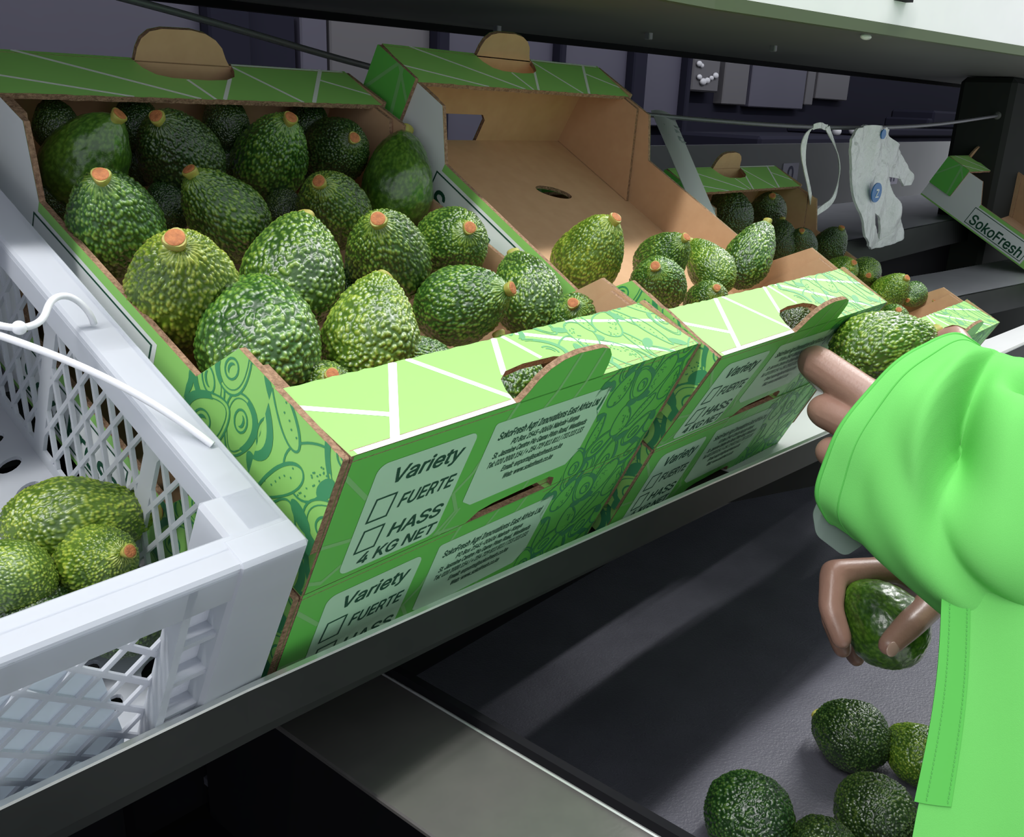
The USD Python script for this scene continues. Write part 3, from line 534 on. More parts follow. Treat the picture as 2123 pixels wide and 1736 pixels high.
AVO = [
    ('A1', (0.0291,0.1350,1.1269), (-0.428,-0.647,0.631), 0.0932, 0.0666, 'y1', 'large yellow-green avocado at the left of the full carton, orange cut stem facing front', 'avocados in the full carton'),
    ('A2', (0.1135,0.1470,1.1259), (0.634,0.519,0.573), 0.0869, 0.0659, 'g1', 'bright green avocado just right of the largest yellow-green one, stem tilted right on top', 'avocados in the full carton'),
    ('A3', (0.1882,0.1438,1.1278), (-0.612,-0.529,0.588), 0.0879, 0.0619, 'g1', 'green avocado in the middle of the full carton, round stem facing the viewer', 'avocados in the full carton'),
    ('A4', (0.2576,0.1490,1.1302), (-0.428,-0.810,0.401), 0.0732, 0.0563, 'g2', 'green avocado by the right wall of the full carton, big stem disc turned right', 'avocados in the full carton'),
    ('A5', (0.0497,0.0966,1.1024), (0.543,0.734,0.407), 0.0916, 0.0679, 'g2', 'dark glossy avocado right behind the left front tab of the full carton', 'avocados in the full carton'),
    ('A6', (0.1210,0.0834,1.0963), (0.609,0.452,0.652), 0.0799, 0.0615, 'y1', 'yellow-green avocado above the white ledge lines, stem pointing up from its top', 'avocados in the full carton'),
    ('A7', (0.2090,0.0918,1.1002), (0.177,-0.903,0.392), 0.0719, 0.0553, 'g2', 'green avocado lying on its side, stem nub at its right end', 'avocados in the full carton'),
    ('A8', (0.2800,0.0955,1.0997), (0.454,0.683,0.572), 0.0752, 0.0537, 'g1', 'green avocado with a tall stem nub in the right corner of the full carton', 'avocados in the full carton'),
    ('A9', (0.2940,0.0616,1.0784), (-0.624,-0.432,0.651), 0.0591, 0.0492, 'g2', 'small avocado peeking over the ledge at the right front corner of the full carton', 'avocados in the full carton'),
    ('A10', (0.0704,0.0719,1.0688), (-0.286,-0.721,0.631), 0.0583, 0.0449, 'g2', 'small avocado peeking over the ledge at the left front corner of the full carton', 'avocados in the full carton'),
    ('A11', (0.1432,0.0667,1.0730), (-0.824,-0.283,0.490), 0.0579, 0.0446, 'g1', 'avocado mostly hidden behind the ledge, orange stem poking out at its left', 'avocados in the full carton'),
    ('A12', (0.2117,0.0483,1.0556), (0.196,0.588,0.784), 0.0624, 0.0480, 'g1', 'avocado seen through the handle hole of the full carton', 'avocados in the full carton'),
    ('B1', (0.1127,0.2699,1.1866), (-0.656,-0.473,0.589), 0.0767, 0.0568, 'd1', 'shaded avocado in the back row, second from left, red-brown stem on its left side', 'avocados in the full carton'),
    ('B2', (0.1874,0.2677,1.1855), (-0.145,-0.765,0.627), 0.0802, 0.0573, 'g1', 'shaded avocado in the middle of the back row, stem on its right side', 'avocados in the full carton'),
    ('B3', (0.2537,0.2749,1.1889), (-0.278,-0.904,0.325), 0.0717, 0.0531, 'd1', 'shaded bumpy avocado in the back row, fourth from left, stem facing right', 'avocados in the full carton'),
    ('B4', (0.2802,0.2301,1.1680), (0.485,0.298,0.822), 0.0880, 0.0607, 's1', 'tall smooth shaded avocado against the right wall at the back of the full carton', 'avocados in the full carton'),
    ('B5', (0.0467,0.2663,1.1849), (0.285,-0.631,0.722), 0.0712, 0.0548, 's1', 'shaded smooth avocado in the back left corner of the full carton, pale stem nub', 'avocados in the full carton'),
    ('B6', (0.0272,0.2013,1.1556), (-0.401,-0.603,0.689), 0.0750, 0.0577, 'g1', 'shaded avocado at the left wall of the full carton, stem at its top', 'avocados in the full carton'),
    ('B7', (0.1082,0.2116,1.1538), (-0.653,-0.128,0.747), 0.0724, 0.0537, 'g1', 'avocado half in shade behind the first lit row, stem at its upper left', 'avocados in the full carton'),
    ('B8', (0.1952,0.2101,1.1532), (-0.698,-0.504,0.509), 0.0752, 0.0557, 'g1', 'avocado half in shade left of the tall smooth one, round brown stem facing front', 'avocados in the full carton'),
    ('C1', (0.3720,0.1056,1.1154), (-0.106,-0.629,0.770), 0.0794, 0.0575, 'y2', 'yellow-green avocado leaning at the left in the half-empty carton', 'avocados in the half-empty carton'),
    ('C2', (0.4453,0.0809,1.1105), (-0.276,-0.731,0.624), 0.0631, 0.0451, 'g1', 'second avocado from left in the back row of the half-empty carton, stem on its right', 'avocados in the half-empty carton'),
    ('C3', (0.4081,0.0619,1.0951), (-0.752,-0.353,0.557), 0.0622, 0.0478, 'g2', 'small round avocado at the front left of the half-empty carton, pink stem on its top', 'avocados in the half-empty carton'),
    ('C4', (0.4956,0.0637,1.1003), (0.249,0.798,0.549), 0.0592, 0.0408, 'y2', 'stemless-looking avocado third from left in the back row of the half-empty carton', 'avocados in the half-empty carton'),
    ('C5', (0.5532,0.0540,1.1069), (0.655,-0.023,0.755), 0.0691, 0.0460, 'g1', 'tall avocado at the right end of the row in the half-empty carton', 'avocados in the half-empty carton'),
    ('C6', (0.4573,0.0415,1.0767), (-0.567,-0.557,0.607), 0.0509, 0.0391, 'g2', 'small avocado peeking over the front ledge of the half-empty carton, large brown stem disc', 'avocados in the half-empty carton'),
    ('C7', (0.5782,0.0168,1.0465), (0.303,0.505,0.808), 0.0527, 0.0406, 'd1', 'dark avocado seen through the handle hole of the half-empty carton', 'avocados in the half-empty carton'),
    ('D1', (1.0202,0.1423,1.0277), (-0.490,-0.663,0.566), 0.0618, 0.0475, 'y2', 'leftmost lit avocado in the carton behind the hand, small stem at its right', 'avocados in the carton behind the hand'),
    ('D2', (1.0850,0.1308,1.0224), (-0.906,-0.422,0.043), 0.0585, 0.0450, 'g1', 'glossy avocado in the carton behind the hand, round stem facing front', 'avocados in the carton behind the hand'),
    ('D3', (1.0712,0.0882,1.0025), (-0.373,-0.645,0.667), 0.0659, 0.0507, 'y2', 'yellow-green avocado in the middle of the carton behind the hand, stem at upper right', 'avocados in the carton behind the hand'),
    ('D4', (1.1018,0.0666,0.9980), (-0.986,-0.104,-0.133), 0.0490, 0.0377, 'g1', 'narrow avocado at the right in the carton behind the hand', 'avocados in the carton behind the hand'),
    ('D5', (1.0043,0.0582,0.9775), (-0.701,-0.389,0.598), 0.0596, 0.0458, 'g2', 'avocado just above the hand-held one, its round orange stem facing front', 'avocados in the carton behind the hand'),
    ('D6', (1.1345,0.0445,0.9711), (-0.673,-0.142,0.726), 0.0586, 0.0450, 'g2', 'small avocado peeking over the ledge of the carton behind the hand', 'avocados in the carton behind the hand'),
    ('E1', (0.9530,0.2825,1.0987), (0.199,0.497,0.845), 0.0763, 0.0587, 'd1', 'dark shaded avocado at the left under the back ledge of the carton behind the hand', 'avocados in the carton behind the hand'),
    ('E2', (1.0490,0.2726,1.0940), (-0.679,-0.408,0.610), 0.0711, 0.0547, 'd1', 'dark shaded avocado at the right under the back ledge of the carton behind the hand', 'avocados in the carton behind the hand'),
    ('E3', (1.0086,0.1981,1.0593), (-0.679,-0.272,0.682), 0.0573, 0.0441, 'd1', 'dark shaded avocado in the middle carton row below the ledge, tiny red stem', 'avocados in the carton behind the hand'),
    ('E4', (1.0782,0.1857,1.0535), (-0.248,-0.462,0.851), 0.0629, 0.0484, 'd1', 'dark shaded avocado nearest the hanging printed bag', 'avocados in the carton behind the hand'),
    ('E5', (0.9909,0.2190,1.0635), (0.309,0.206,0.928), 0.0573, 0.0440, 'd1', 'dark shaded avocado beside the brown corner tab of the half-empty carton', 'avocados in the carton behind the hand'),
    ('F1', (-0.0451,0.1292,1.0106), (0.953,-0.280,-0.112), 0.0742, 0.0511, 'y2', 'large yellow-green avocado lying on top in the white crate', 'avocados in the white crate'),
    ('F2', (-0.0514,0.0980,1.0016), (0.076,-0.881,0.467), 0.0583, 0.0417, 'y1', 'green avocado at the front of the white crate, red stem near the rim', 'avocados in the white crate'),
    ('F3', (-0.0919,0.1083,1.0064), (-0.667,0.667,0.333), 0.0468, 0.0360, 'y2', 'yellow avocado at the left picture edge in the white crate', 'avocados in the white crate'),
    ('F4', (-0.0457,0.0861,0.9761), (0.620,0.744,0.248), 0.0531, 0.0409, 'd1', 'dark avocado seen through the right end of the crate front lattice', 'avocados in the white crate'),
    ('F5', (-0.0818,0.0983,0.9796), (0.620,0.744,0.248), 0.0509, 0.0392, 'd1', 'dark avocado seen through the middle of the crate front lattice', 'avocados in the white crate'),
    ('G1', (0.3825,-0.0865,0.6680), (0.571,0.779,-0.260), 0.0862, 0.0750, 'd1', 'dark green avocado at the left of the loose ones in the lower bin', 'loose avocados in the lower bin'),
    ('G2', (0.5568,-0.1081,0.6650), (0.379,0.919,-0.108), 0.0777, 0.0682, 'd1', 'avocado farthest back of the loose ones in the lower bin, casting a shadow', 'loose avocados in the lower bin'),
    ('G3', (0.5753,-0.1646,0.6630), (0.612,0.764,-0.204), 0.0702, 0.0585, 'y2', 'olive avocado half hidden by the green tunic edge in the lower bin', 'loose avocados in the lower bin'),
    ('G4', (0.4658,-0.1640,0.6640), (0.636,0.742,-0.212), 0.0745, 0.0677, 'd1', 'dark dull avocado beside the chrome rim in the lower bin', 'loose avocados in the lower bin'),
    ('G5', (0.3894,-0.1506,0.6640), (0.755,0.647,-0.108), 0.0696, 0.0605, 'd1', 'avocado cut off by the bottom picture edge in the lower bin', 'loose avocados in the lower bin'),
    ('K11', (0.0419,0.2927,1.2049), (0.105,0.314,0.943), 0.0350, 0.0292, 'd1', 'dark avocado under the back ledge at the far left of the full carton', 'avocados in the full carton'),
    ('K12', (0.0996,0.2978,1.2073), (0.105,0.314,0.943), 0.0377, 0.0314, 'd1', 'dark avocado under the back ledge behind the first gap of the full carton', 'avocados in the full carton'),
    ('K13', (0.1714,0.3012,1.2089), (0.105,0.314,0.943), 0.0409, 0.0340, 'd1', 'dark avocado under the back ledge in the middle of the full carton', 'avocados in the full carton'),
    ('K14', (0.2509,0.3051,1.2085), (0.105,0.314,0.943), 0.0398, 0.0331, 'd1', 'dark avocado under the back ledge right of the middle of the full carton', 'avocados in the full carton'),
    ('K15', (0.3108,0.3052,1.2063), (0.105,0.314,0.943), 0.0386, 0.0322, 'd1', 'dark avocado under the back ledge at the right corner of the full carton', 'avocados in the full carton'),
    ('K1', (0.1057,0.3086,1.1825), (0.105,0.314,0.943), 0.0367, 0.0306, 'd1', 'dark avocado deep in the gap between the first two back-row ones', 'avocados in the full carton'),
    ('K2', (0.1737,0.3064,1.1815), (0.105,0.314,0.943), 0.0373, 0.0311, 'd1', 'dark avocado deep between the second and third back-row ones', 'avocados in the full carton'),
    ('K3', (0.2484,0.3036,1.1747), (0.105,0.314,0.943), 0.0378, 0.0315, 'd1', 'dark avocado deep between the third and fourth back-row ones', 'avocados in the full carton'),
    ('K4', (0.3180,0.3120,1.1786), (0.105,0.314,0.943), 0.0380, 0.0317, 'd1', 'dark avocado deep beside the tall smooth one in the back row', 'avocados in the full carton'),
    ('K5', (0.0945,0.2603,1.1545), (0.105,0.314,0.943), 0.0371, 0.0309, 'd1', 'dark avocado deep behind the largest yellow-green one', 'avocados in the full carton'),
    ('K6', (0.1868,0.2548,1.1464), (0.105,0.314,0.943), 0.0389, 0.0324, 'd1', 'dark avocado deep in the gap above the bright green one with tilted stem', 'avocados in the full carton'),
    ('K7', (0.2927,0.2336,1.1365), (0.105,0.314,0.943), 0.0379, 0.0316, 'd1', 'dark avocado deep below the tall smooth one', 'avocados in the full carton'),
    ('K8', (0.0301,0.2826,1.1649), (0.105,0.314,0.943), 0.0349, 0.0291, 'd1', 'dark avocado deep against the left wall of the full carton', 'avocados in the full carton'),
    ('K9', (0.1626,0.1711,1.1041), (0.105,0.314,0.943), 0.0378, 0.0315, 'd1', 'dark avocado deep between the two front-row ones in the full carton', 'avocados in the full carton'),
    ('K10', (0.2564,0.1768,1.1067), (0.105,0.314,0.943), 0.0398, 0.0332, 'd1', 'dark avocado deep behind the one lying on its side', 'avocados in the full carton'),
    ('H1', (0.5398,-0.0826,1.0492), (0.754,-0.609,0.248), 0.0931, 0.0655, 'y1', 'yellow-green avocado held in the upper hand above the cartons', None),
    ('H2', (0.4881,-0.1365,0.8310), (0.030,0.828,0.559), 0.0806, 0.0720, 's1', 'smooth dark green avocado held in the lower hand over the bin', None),
    ('SLOT', (0.5066, 0.2679, 1.1143), (0.8, 0.5, 0.2), 0.08, 0.062, 's1', 'green avocado glimpsed through the oval slot in the half-empty carton base', None),
]
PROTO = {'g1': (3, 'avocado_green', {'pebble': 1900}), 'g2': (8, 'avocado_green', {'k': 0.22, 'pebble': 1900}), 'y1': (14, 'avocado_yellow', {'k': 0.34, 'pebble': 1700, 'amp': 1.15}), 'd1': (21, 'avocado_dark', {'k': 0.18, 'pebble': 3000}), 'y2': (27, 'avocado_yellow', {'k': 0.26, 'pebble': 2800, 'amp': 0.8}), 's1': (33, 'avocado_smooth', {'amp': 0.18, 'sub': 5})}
protos = {}
for name, P, u, Ln, d, kind, label, group in AVO:
    M = pose(P, u, Ln, d, (hash_ := sum(map(ord, name)) * 1.7) % 6.28)
    if kind not in protos:
        seed, mat, kw = PROTO[kind]; protos[kind] = make_avocado(seed, mat, label, M, group, **kw)
    else: dup(protos[kind], M, label, group)

# ------------------------------------------------------------------ white crate at left
CW_, CD, CH = 0.33, 0.46, 0.1440
crate = thing('plastic_crate', 'white lattice plastic crate at the left edge holding loose avocados', 'crate', inslope(-0.0170, 0.004, -0.0916))
def lattice(w, h, top, bot, pitch, ang1, ang2, bar1, bar2, posts=()):
    fr = sbox(0, 0, w, h).difference(sbox(0.018, bot, w - 0.018, h - top)); bars = [fr]
    for ang, bw in ((ang1, bar1), (ang2, bar2)):
        dx = h / math.tan(math.radians(ang))
        n0 = int((-abs(dx) - 0.05) / pitch)
        for i in range(n0, int((w + abs(dx) + 0.05) / pitch)):
            x = i * pitch; bars.append(LineString([(x, 0), (x + dx, h)]).buffer(bw / 2, cap_style=2))
    for x in posts: bars.append(sbox(x - 0.006, 0, x + 0.006, h))
    return unary_union(bars).intersection(sbox(0, 0, w, h))
pr = Plane((0, 0, 0), (0, 1, 0), (0, 0, 1))          # right wall, seen from outside
obj('right_wall', pr.slab(lattice(CD, CH, 0.028, 0.012, 0.0185, 60, 116, 0.0026, 0.0026, (0.105, 0.215, 0.325)), 0.0025), _m['crate_plastic'], crate)
pf = Plane((-CW_, 0, 0), (1, 0, 0), (0, 0, 1))
obj('front_wall', pf.slab(lattice(CW_, CH, 0.026, 0.010, 0.0215, 50, 136, 0.0030, 0.0030).union(sbox(CW_ - 0.045, 0, CW_, CH)), 0.0016), _m['crate_plastic'], crate)
obj('front_lining', Plane((-CW_, 0.0018, 0), (1, 0, 0), (0, 0, 1)).slab(Polygon([(0.02, 0.004), (CW_ - 0.060, 0.004), (CW_ - 0.062, 0.030), (CW_ - 0.080, 0.088), (CW_ - 0.095, 0.104), (0.02, 0.104)]), 0.001), _m['crate_film'], crate, label='translucent lining behind the front lattice')
obj('left_wall', Plane((-CW_, CD, 0), (0, -1, 0), (0, 0, 1)).slab(lattice(CD, CH, 0.028, 0.012, 0.0200, 62, 118, 0.0034, 0.0034), 0.0025), _m['crate_plastic'], crate)
obj('back_wall', Plane((0, CD, 0), (-1, 0, 0), (0, 0, 1)).slab(lattice(CW_, CH, 0.026, 0.010, 0.0225, 52, 128, 0.0046, 0.0046), 0.003), _m['crate_plastic'], crate)
flo = sbox(-CW_, 0, 0, CD)
holes = [affinity.rotate(affinity.scale(Point(-0.02 - 0.030 * i, 0.02 + 0.024 * j + (0.012 if i % 2 else 0)).buffer(0.0055, 4), 1.7, 0.8), 30) for i in range(10) for j in range(18)]
obj('crate_base', Plane((0, 0, 0.004), (1, 0, 0), (0, 1, 0)).slab(flo.difference(unary_union(holes)), 0.003), _m['crate_plastic'], crate)
obj('rim', [bx(-0.020, -0.003, CH - 0.005, 0.002, CD, CH, 0.0015), bx(-0.0005, -0.003, CH - 0.020, 0.0022, CD, CH - 0.004, 0.0006), bx(-0.020, 0.03, CH - 0.017, -0.0175, CD - 0.02, CH - 0.004, 0.0006)], _m['crate_plastic'], crate)
obj('rim', [bx(-CW_, -0.010, CH - 0.005, 0.0, 0.008, CH, 0.0015), bx(-CW_, -0.010, CH - 0.022, -0.0, -0.0078, CH - 0.004, 0.0006)] + [bx(-0.075 - 0.05 * i, -0.0098, CH - 0.021, -0.073 - 0.05 * i, 0, CH - 0.004) for i in range(5)], _m['crate_plastic'], crate)
obj('rim', [bx(-CW_ - 0.002, 0, CH - 0.005, -CW_ + 0.02, CD, CH, 0.0015), bx(-CW_, CD - 0.008, CH - 0.005, 0, CD + 0.006, CH, 0.0015)], _m['crate_plastic'], crate)
obj('corner_post', [bx(-0.034, -0.011, 0.002, 0.0022, 0.006, CH + 0.0005, 0.002), bx(-0.030, 0.004, 0.002, 0.0, 0.030, CH, 0.002)] + [bx(-0.052, -0.008, 0.018 + 0.026 * i, -0.032, 0.0, 0.021 + 0.026 * i) for i in range(5)] + [bx(-0.056, -0.010, 0.002, -0.052, 0.001, CH - 0.005)], _m['crate_plastic'], crate)
cr = lambda p: np.array(p) + [0.0170, -0.004, 0.0916]
obj('handle_loop', tube(spline([cr(p) for p in ((-0.115, 0.158, 0.070), (-0.0793, 0.1504, 0.070), (-0.0725, 0.1467, 0.070), (-0.0646, 0.1477, 0.070), (-0.0571, 0.1545, 0.070), (-0.0521, 0.1613, 0.070), (-0.0461, 0.1657, 0.070), (-0.0410, 0.1666, 0.069), (-0.0339, 0.1642, 0.064), (-0.0290, 0.1608, 0.0545))], 50), 0.0017, 10), _m['white_cord'], crate, smooth=True, label='curled white handle wire')
kn = trimesh.creation.icosphere(2, 0.0033); kn.apply_translation(cr((-0.0725, 0.1467, 0.070))); obj('handle_knob', kn, _m['white_cord'], crate, smooth=True)
obj('handle_strap', tube(spline([cr(p) for p in ((-0.130, 0.216, 0.066), (-0.0799, 0.1482, 0.066), (-0.0533, 0.1124, 0.065), (-0.0310, 0.0790, 0.058), (-0.022, 0.062, 0.0535))], 30), 0.0018, 10), _m['white_cord'], crate, smooth=True, label='straight white handle strap')

# ------------------------------------------------------------------ wire, bags, strip and shelf tags behind
wr = thing('hanging_wire', 'thin grey wire strung behind the cartons, plastic bags hung over it', 'wire')
WP = [(-0.10, 0.42, 1.335), (0.10, 0.44, 1.308), (0.266, 0.45, 1.2865), (0.44, 0.455, 1.2610), (0.70, 0.455, 1.2360), (0.88, 0.43, 1.2240), (1.031, 0.35, 1.2162), (1.1452, 0.29, 1.2131), (1.3186, 0.245, 1.2142), (1.6206, 0.225, 1.2237), (1.964, 0.215, 1.2436)]
WS = spline(WP, 70)
obj('wire', tube(WS, 0.0032, 8), _m['wire_grey'], wr, smooth=True)
kn = trimesh.creation.icosphere(2, 0.012); kn.apply_translation(WP[-1]); obj('wire_anchor', kn, _m['canopy_dark'], wr, smooth=True)
def ribbon(path, wid, th=0.0012, sub=26):
    """A thin film band along a 3-D path; wid: its width vector at each end and between."""
    P = spline(path, sub); Wd = np.array([np.interp(np.linspace(0, 1, sub), np.linspace(0, 1, len(wid)), np.asarray(wid)[:, k]) for k in range(3)]).T
    n = 7; t = np.linspace(-0.5, 0.5, n); G = P[:, None] + t[None, :, None] * Wd[:, None]
    return sheet(G, th)
def sheet(G, th=0.0012):
    """A closed thin sheet from a grid of points."""
    a, b = G.shape[:2]; du = np.gradient(G, axis=0); dv = np.gradient(G, axis=1); N = np.cross(du, dv); N /= np.linalg.norm(N, axis=2)[..., None] + 1e-12
    V = np.concatenate([(G + N * th / 2).reshape(-1, 3), (G - N * th / 2).reshape(-1, 3)]); F = []; o = a * b
    for i in range(a - 1):
        for j in range(b - 1):
            p, q, r_, s = i * b + j, (i + 1) * b + j, (i + 1) * b + j + 1, i * b + j + 1
            F += [(p, q, r_), (p, r_, s), (p + o, r_ + o, q + o), (p + o, s + o, r_ + o)]
    ring = [i * b for i in range(a)] + [(a - 1) * b + j for j in range(1, b)] + [i * b + b - 1 for i in range(a - 2, -1, -1)] + [j for j in range(b - 2, 0, -1)]
    for p, q in zip(ring, ring[1:] + ring[:1]): F += [(q, p, p + o), (q, p + o, q + o)]
    return trimesh.Trimesh(V, F, process=False)

gt = thing('plastic_bag', 'thin looped pale plastic bag handle hanging from the wire, left of the printed bag', 'plastic bag', mat4())
LW_ = [(1.0867, 0.235, 1.2138), (1.0585, 0.236, 1.1904), (1.0662, 0.236, 1.1673), (1.0934, 0.237, 1.1364), (1.1170, 0.238, 1.1078), (1.1359, 0.239, 1.0842)]
obj('handle_band', ribbon(LW_, [(0.020, 0.002, 0.004), (0.018, 0, 0.006), (0.008, 0, 0.003), (0.0075, 0, 0.003), (0.008, 0, 0.003), (0.010, 0, 0.004)]), _m['bag_film'], gt, smooth=50)
LR_ = [(1.1294, 0.235, 1.2141), (1.1691, 0.236, 1.1897), (1.1974, 0.237, 1.1648), (1.2092, 0.238, 1.1395), (1.2037, 0.238, 1.1143), (1.1726, 0.239, 1.0978), (1.1434, 0.240, 1.0880)]
obj('handle_band', ribbon(LR_, [(0.014, 0, 0.004), (0.009, 0.003, 0.005), (0.005, 0.004, 0.002), (0.005, 0.004, -0.002), (0.008, 0, -0.007), (0.003, 0, -0.011), (0.002, 0, -0.009)]), _m['bag_film'], gt, smooth=50)
obj('handle_band', ribbon([(1.0800, 0.235, 1.2140), (1.100, 0.232, 1.2165), (1.118, 0.235, 1.2145), (1.132, 0.236, 1.2140)], [(0.0, 0.0, 0.008)] * 2), _m['bag_film'], gt, smooth=50)
bg = thing('plastic_bag', 'crumpled pale plastic bag with round blue print draped over the wire', 'plastic bag', mat4())
def film(poly, y, seed, amp=0.008, th=0.004):
    m = extrude_polygon(poly, th, engine='earcut'); v, f = trimesh.remesh.subdivide_to_size(m.vertices, m.faces, 0.011)
    m = trimesh.Trimesh(v, f); v = np.array(m.vertices); n = meshkit.fbm(np.c_[v[:, 0] * 26, v[:, 1] * 14, np.full(len(v), seed)], 4) - 0.5
    n = n + 1.5 * (meshkit.fbm(np.c_[v[:, 0] * 16 + 3, v[:, 1] * 7, np.full(len(v), seed + 9)], 2) - 0.5)
    yy = y - (v[:, 2] - th / 2) * 1.0 + n * amp * 2
    return trimesh.Trimesh(np.c_[v[:, 0], yy, v[:, 1]], m.faces)
FRB = Polygon([(1.2209, 1.1679), (1.2133, 1.1964), (1.2366, 1.2106), (1.2908, 1.2159), (1.335, 1.2150), (1.352, 1.195), (1.372, 1.165), (1.3969, 1.1413), (1.4088, 1.1211), (1.4282, 1.1001), (1.4617, 1.0803), (1.491, 1.0506), (1.5047, 1.0282), (1.4702, 1.0223), (1.4119, 1.0196), (1.3657, 1.0211), (1.3236, 1.0327), (1.3002, 1.048), (1.2843, 1.0763), (1.2616, 1.1117), (1.2372, 1.1422)])
SL = Polygon([(1.3486, 1.0802), (1.3839, 1.0661), (1.4053, 1.0442), (1.4072, 1.03), (1.3793, 1.0461), (1.3576, 1.0598)])
obj('bag_front', film(FRB.buffer(0.003).difference(SL), 0.228, 1), _m['bag_film'], bg, smooth=60)
BK = Polygon([(1.310, 1.2155), (1.3555, 1.2149), (1.4089, 1.2075), (1.4781, 1.1796), (1.5316, 1.15), (1.5681, 1.1262), (1.5638, 1.1195), (1.5334, 1.1172), (1.508, 1.1315), (1.3969, 1.1413), (1.36, 1.16)])
obj('bag_flap', film(BK.buffer(0.003), 0.243, 5), _m['bag_film'], bg, smooth=60)
def disc_on(cx, cz, rx, rz, y, th=0.002):
    m = extrude_polygon(affinity.scale(Point(0, 0).buffer(1, 12), rx, rz), th, engine='earcut'); v = np.array(m.vertices); return trimesh.Trimesh(np.c_[v[:, 0] + cx, y - v[:, 2], v[:, 1] + cz], m.faces)
b1 = obj('blue_print', disc_on(1.319, 1.1150, 0.021, 0.0155, 0.2165), _m['bag_blue'], bg, label='round blue print')
obj('print_mark', [bx(1.314, 0.2138, 1.118, 1.326, 0.2144, 1.1205), tube([(1.325, 0.2141, 1.119), (1.316, 0.2141, 1.110)], 0.0011, 6), bx(1.313, 0.2138, 1.107, 1.327, 0.2144, 1.109)], _m['print_white'], b1, label='pale stroke mark')
obj('blue_print', disc_on(1.322, 1.2055, 0.010, 0.0075, 0.2215), _m['bag_blue'], bg)
st = thing('printed_strip', 'pale translucent printed plastic strip slanting down from the wire behind the half-empty carton', 'plastic strip', mat4())
SG = np.array([[np.array(a) + (np.array(b_) - a) * j / 8 + np.array([0, 0, 0.004]) * math.sin(j / 8 * math.pi) for j in range(9)] for a, b_ in zip(np.linspace((0.9526, 0.4245, 1.2267), (0.6480, 0.1685, 1.1278), 22), np.linspace((0.9990, 0.4141, 1.2193), (0.6740, 0.1550, 1.1200), 22))])
obj('film', sheet(SG, 0.0012), _m['strip_film'], st, smooth=50)
a0, a1, b0, b1_ = (np.array(p) for p in ((0.9526, 0.4245, 1.2267), (0.6877, 0.2018, 1.1407), (0.9990, 0.4141, 1.2193), (0.7160, 0.1882, 1.1327)))
U_ = (a1 - a0) / np.linalg.norm(a1 - a0); V_ = (b0 - a0) - U_ * np.dot(b0 - a0, U_); V_ /= np.linalg.norm(V_)
rs = np.random.default_rng(4)
marks = unary_union([affinity.rotate(sbox(x, y, x + rs.uniform(0.004, 0.012), y + rs.uniform(0.004, 0.009)), rs.uniform(-40, 40)) for x, y in zip(rs.uniform(0.03, 0.12, 16), rs.uniform(0.008, 0.03, 16))])
pq = Plane(a0, V_, U_)
if pq.N @ (CAM_POS - a0) < 0: pq = Plane(a0 + V_ * 0.047, -V_, U_)
mk_ = affinity.affine_transform(marks, [0, 1, 1, 0, 0, 0])
obj('print_mark', pq.decal(mk_, 0.0035), _m['strip_ink'], st)
for i, (x, z, ch, lab) in enumerate(((1.886, 1.098, '0', 'small lavender shelf tag with an oval mark on the back board'), (2.59, 1.072, '11', 'small lavender shelf tag with two strokes, on the back board behind the printed bag'))):
    t_ = thing('shelf_tag', lab, 'tag', mat4(t=(x, 0.6195, z)))
    obj('paper', bx(-0.042, -0.001, -0.024, 0.042, 0.0, 0.024), _m['tag_paper'], t_)
    pt = Plane((0, -0.001, 0), (1, 0, 0), (0, 0, 1))
    shp = affinity.scale(Point(0, 0).buffer(1, 10), 0.016, 0.018).difference(affinity.scale(Point(0, 0).buffer(1, 10), 0.009, 0.012)) if i == 0 else unary_union([sbox(-0.018, -0.016, -0.008, 0.016), sbox(0.006, -0.016, 0.016, 0.016)])
    obj('mark', pt.decal(shp, 0.0006), _m['tag_ink'], t_)

# ------------------------------------------------------------------ person in the green uniform
def ball(p, r, n=40): return manifold3d.Manifold.sphere(r, n).translate([float(x) for x in p])
def hull(*pr, n=20): return manifold3d.Manifold.batch_hull([ball(p, r, n) for p, r in pr])
def fine(ms, step, it=12):
    m = ms[0]
    for k in ms[1:]: m = m + k
    return m.refine_to_length(step)
def tri(m):
    q = m.to_mesh(); return trimesh.Trimesh(np.array(q.vert_properties[:, :3], float), np.array(q.tri_verts), process=True)
def smoothed(m, it=10):
    t = tri(m); trimesh.smoothing.filter_taubin(t, lamb=0.5, nu=0.53, iterations=it); trimesh.smoothing.filter_laplacian(t, lamb=0.5, iterations=7, volume_constraint=False); return t
def hand(J, rad, wrist, thumb_r, forearm):
    parts = []
    mcps = []
    for (a, b, c, d), r in zip(J[:4], rad):
        parts += [hull((a, r * 1.12), (b, r * 1.06)), hull((b, r * 1.06), (c, r * 0.94)), hull((c, r * 0.94), (d, r * 0.80))]
        mcps.append((a, r * 1.15))
    t0, t1, t2, t3 = J[4]
    parts += [hull((t0, thumb_r * 1.5), (t1, thumb_r * 1.12)), hull((t1, thumb_r * 1.12), (t2, thumb_r)), hull((t2, thumb_r), (t3, thumb_r * 0.80))]
    parts += [hull(*mcps, (wrist, 0.023)), hull((t0, thumb_r * 1.5), (wrist, 0.022), mcps[0], mcps[1]), hull((wrist, 0.024), forearm)]
    return fine(parts, 0.0032)
A3 = lambda *p: np.array(p, float)
